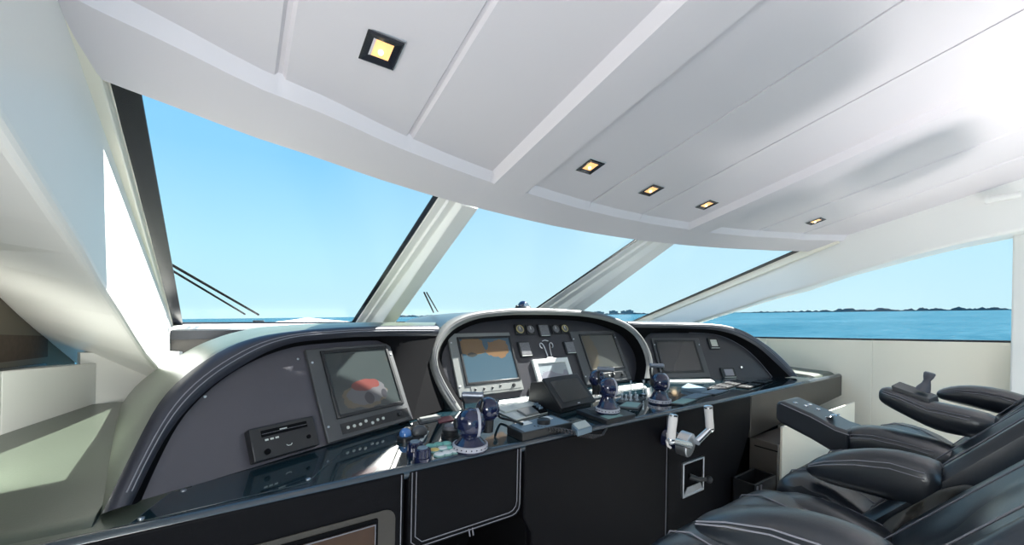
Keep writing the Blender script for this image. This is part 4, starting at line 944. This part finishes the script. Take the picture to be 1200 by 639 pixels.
# sea: the boat heels and trims a little against it
d1, d2 = ray(200, 374.2), ray(1190, 362.2); nrm = d1.cross(d2).normalized()
if nrm.z < 0: nrm = -nrm
sea_o = Vector((0, 0, -5.2)); e1 = FW - nrm*FW.dot(nrm); e1.normalize(); e2 = nrm.cross(e1)
rs = []
for a in (-40000, -4000, -400, 0, 400, 4000, 40000): rs.append([sea_o + e1*a + e2*b for b in (-40000, -4000, -400, 0, 400, 4000, 40000)])
so = MB().grid(rs).build('sea', M['sea'], smooth=False); tag(so, 'blue rippled sea reaching to the horizon outside the windows', 'sea', kind='stuff')
def seapt(px, dist):
    d = ray(px, 367); d = d - nrm*d.dot(nrm); d.normalize(); return sea_o + d*dist, d
def shore(px0, px1, dist, hmax, name, label, step=1.2, m='haze'):
    mb = MB(); top = []; n = int((px1-px0)/step); rnd = random.Random(int(px0)); h = hmax*.5; base = []
    for i in range(n+1):
        px = px0 + (px1-px0)*i/n; h = max(hmax*.25, min(hmax, h + rnd.uniform(-.22, .22)*hmax)); e = min(1, min(i, n-i)/(n*.12)+.12)
        p, d = seapt(px, dist); top.append((p, d, h*e))
    secs = []
    for p, d, h in top: secs.append([p - nrm*2, p + nrm*h, p + d*120 + nrm*h*.8, p + d*120 - nrm*2])
    mb.loft(secs); return tag(mb.build(name, M[m], smooth=False), label, 'shore')
shore(858, 1192, 3200, 21, 'wooded_shore', 'long low wooded shore on the horizon beyond the starboard side window')
shore(440, 520, 3000, 14, 'wooded_shore', 'low hazy shore on the horizon behind the left windscreen mullion')
shore(690, 762, 3000, 12, 'wooded_shore', 'low hazy shore on the horizon behind the right windscreen pane')
for px, w, h, lb in ((702, 70, 22, 'hazy low block on the far shore, leftmost of four'), (719, 60, 26, 'hazy wide block on the far shore, second from the left of four'), (731, 40, 24, 'hazy block on the far shore, third from the left of four'), (738, 50, 29, 'hazy tallest block on the far shore, rightmost of four')):
    p, d = seapt(px, 2900); s_ = nrm.cross(d).normalized()
    tag(MB().prism([p - s_*w/2 - nrm*2, p + s_*w/2 - nrm*2, p + s_*w/2 + nrm*h, p + s_*w*.2 + nrm*h, p + s_*w*.15 + nrm*h*1.12, p - s_*w*.2 + nrm*h*1.12, p - s_*w*.2 + nrm*h*.9, p - s_*w/2 + nrm*h*.9], d*40).build('tower_block', M['hazeb'], smooth=False), lb, 'building', 'blocks on the far shore')

# ------------------------------------------------------------------ light
SUN = Vector((1, .12, 1.15)).normalized()
sd = bpy.data.lights.new('sun', 'SUN'); sd.energy = 24; sd.angle = R(.6); sd.color = (1, .96, .90)
so = bpy.data.objects.new('sun', sd); COL.objects.link(so); so.rotation_euler = (-SUN).to_track_quat('-Z', 'Y').to_euler(); so['_light'] = 1
def area(name, loc, aim, sx, sy, e, col=(1, 1, 1), spread=180):
    a = bpy.data.lights.new(name, 'AREA'); a.shape = 'RECTANGLE'; a.size = sx; a.size_y = sy; a.energy = e; a.color = col; a.spread = R(spread)
    o = bpy.data.objects.new(name, a); COL.objects.link(o); o.location = loc; o.rotation_euler = (Vector(aim)-Vector(loc)).to_track_quat('-Z', 'Y').to_euler(); o['_light'] = 1
    return o
area('aft_fill', (1.6, -3.15, -.25), (1.6, 0, -.1), 3.6, 2.0, 6, (1, .98, .96))  # added fill lamp across the open aft end; no door is built
area('floor_fill_aft', (1.2, -1.3, -1.36), (1.2, -1.3, 1), 3.2, 3.4, 26, (1, .94, .88))  # added upward fill lamp, standing in for light off the floor
area('port_forward_fill', (-.57, 1.42, -.36), (-.30, 2.4, -.25), .14, .12, 3.6, (1, 1, .92))  # unseen fill added to brighten the port forward corner; that window is dark
area('port_fill', (-.57, -.15, -.02), (.5, 1.25, .15), .9, .45, 25, (1, 1, .98))  # added fill lamp on the port side, brightens ceiling and dashboard
area('sun_bounce_lamp', (1.80, -.80, -.80), (2.25, -.10, .8), .15, .15, 6.8, (1, .97, .95), 78)  # small added lamp for sun bounce behind the chairs; no settee stands there
w = bpy.data.worlds.new('world'); S.world = w; w.use_nodes = True; nt = w.node_tree; bg = nt.nodes['Background']
tc = nt.nodes.new('ShaderNodeTexCoord'); sx = nt.nodes.new('ShaderNodeSeparateXYZ'); rp = nt.nodes.new('ShaderNodeValToRGB')
nt.links.new(tc.outputs['Generated'], sx.inputs[0]); nt.links.new(sx.outputs['Z'], rp.inputs['Fac'])
cr = rp.color_ramp; cr.elements[0].position = 0; cr.elements[0].color = (.55, .84, .93, 1); cr.elements[1].position = .75; cr.elements[1].color = (.14, .44, .90, 1)
for p_, c_ in ((.12, (.45, .79, .97, 1)), (.30, (.27, .63, .98, 1)), (.50, (.21, .57, .97, 1))):
    e = cr.elements.new(p_); e.color = c_
dt = nt.nodes.new('ShaderNodeVectorMath'); dt.operation = 'DOT_PRODUCT'; dt.inputs[1].default_value = (.86, .5, 0); nt.links.new(tc.outputs['Generated'], dt.inputs[0])
mr = nt.nodes.new('ShaderNodeMapRange'); mr.inputs['From Min'].default_value = .6; mr.inputs['From Max'].default_value = 1.0; mr.inputs['To Min'].default_value = 0; mr.inputs['To Max'].default_value = .45; nt.links.new(dt.outputs['Value'], mr.inputs['Value'])
mx = nt.nodes.new('ShaderNodeMix'); mx.data_type = 'RGBA'; nt.links.new(mr.outputs['Result'], mx.inputs['Factor']); nt.links.new(rp.outputs['Color'], mx.inputs[6]); mx.inputs[7].default_value = (.63, .80, .87, 1)
nt.links.new(mx.outputs[2], bg.inputs['Color']); bg.inputs['Strength'].default_value = 1.15

vs = S.view_settings; vs.view_transform = 'Standard'; vs.look = 'None'; vs.exposure = 0; vs.gamma = 1; vs.use_curve_mapping = False
S.cycles.use_denoising = True; S.cycles.max_bounces = 10; S.cycles.diffuse_bounces = 6; S.cycles.glossy_bounces = 4; S.cycles.transparent_max_bounces = 12
S.cycles.sample_clamp_indirect = 6; S.cycles.caustics_reflective = False; S.cycles.caustics_refractive = False

# lift everything so that the cabin floor lies at z = 0, and drop the bookkeeping properties
for o in bpy.data.objects:
    if o.parent is None: o.location.z += -FLOOR
    for k in ('_o', '_light'):
        if k in o: del o[k]
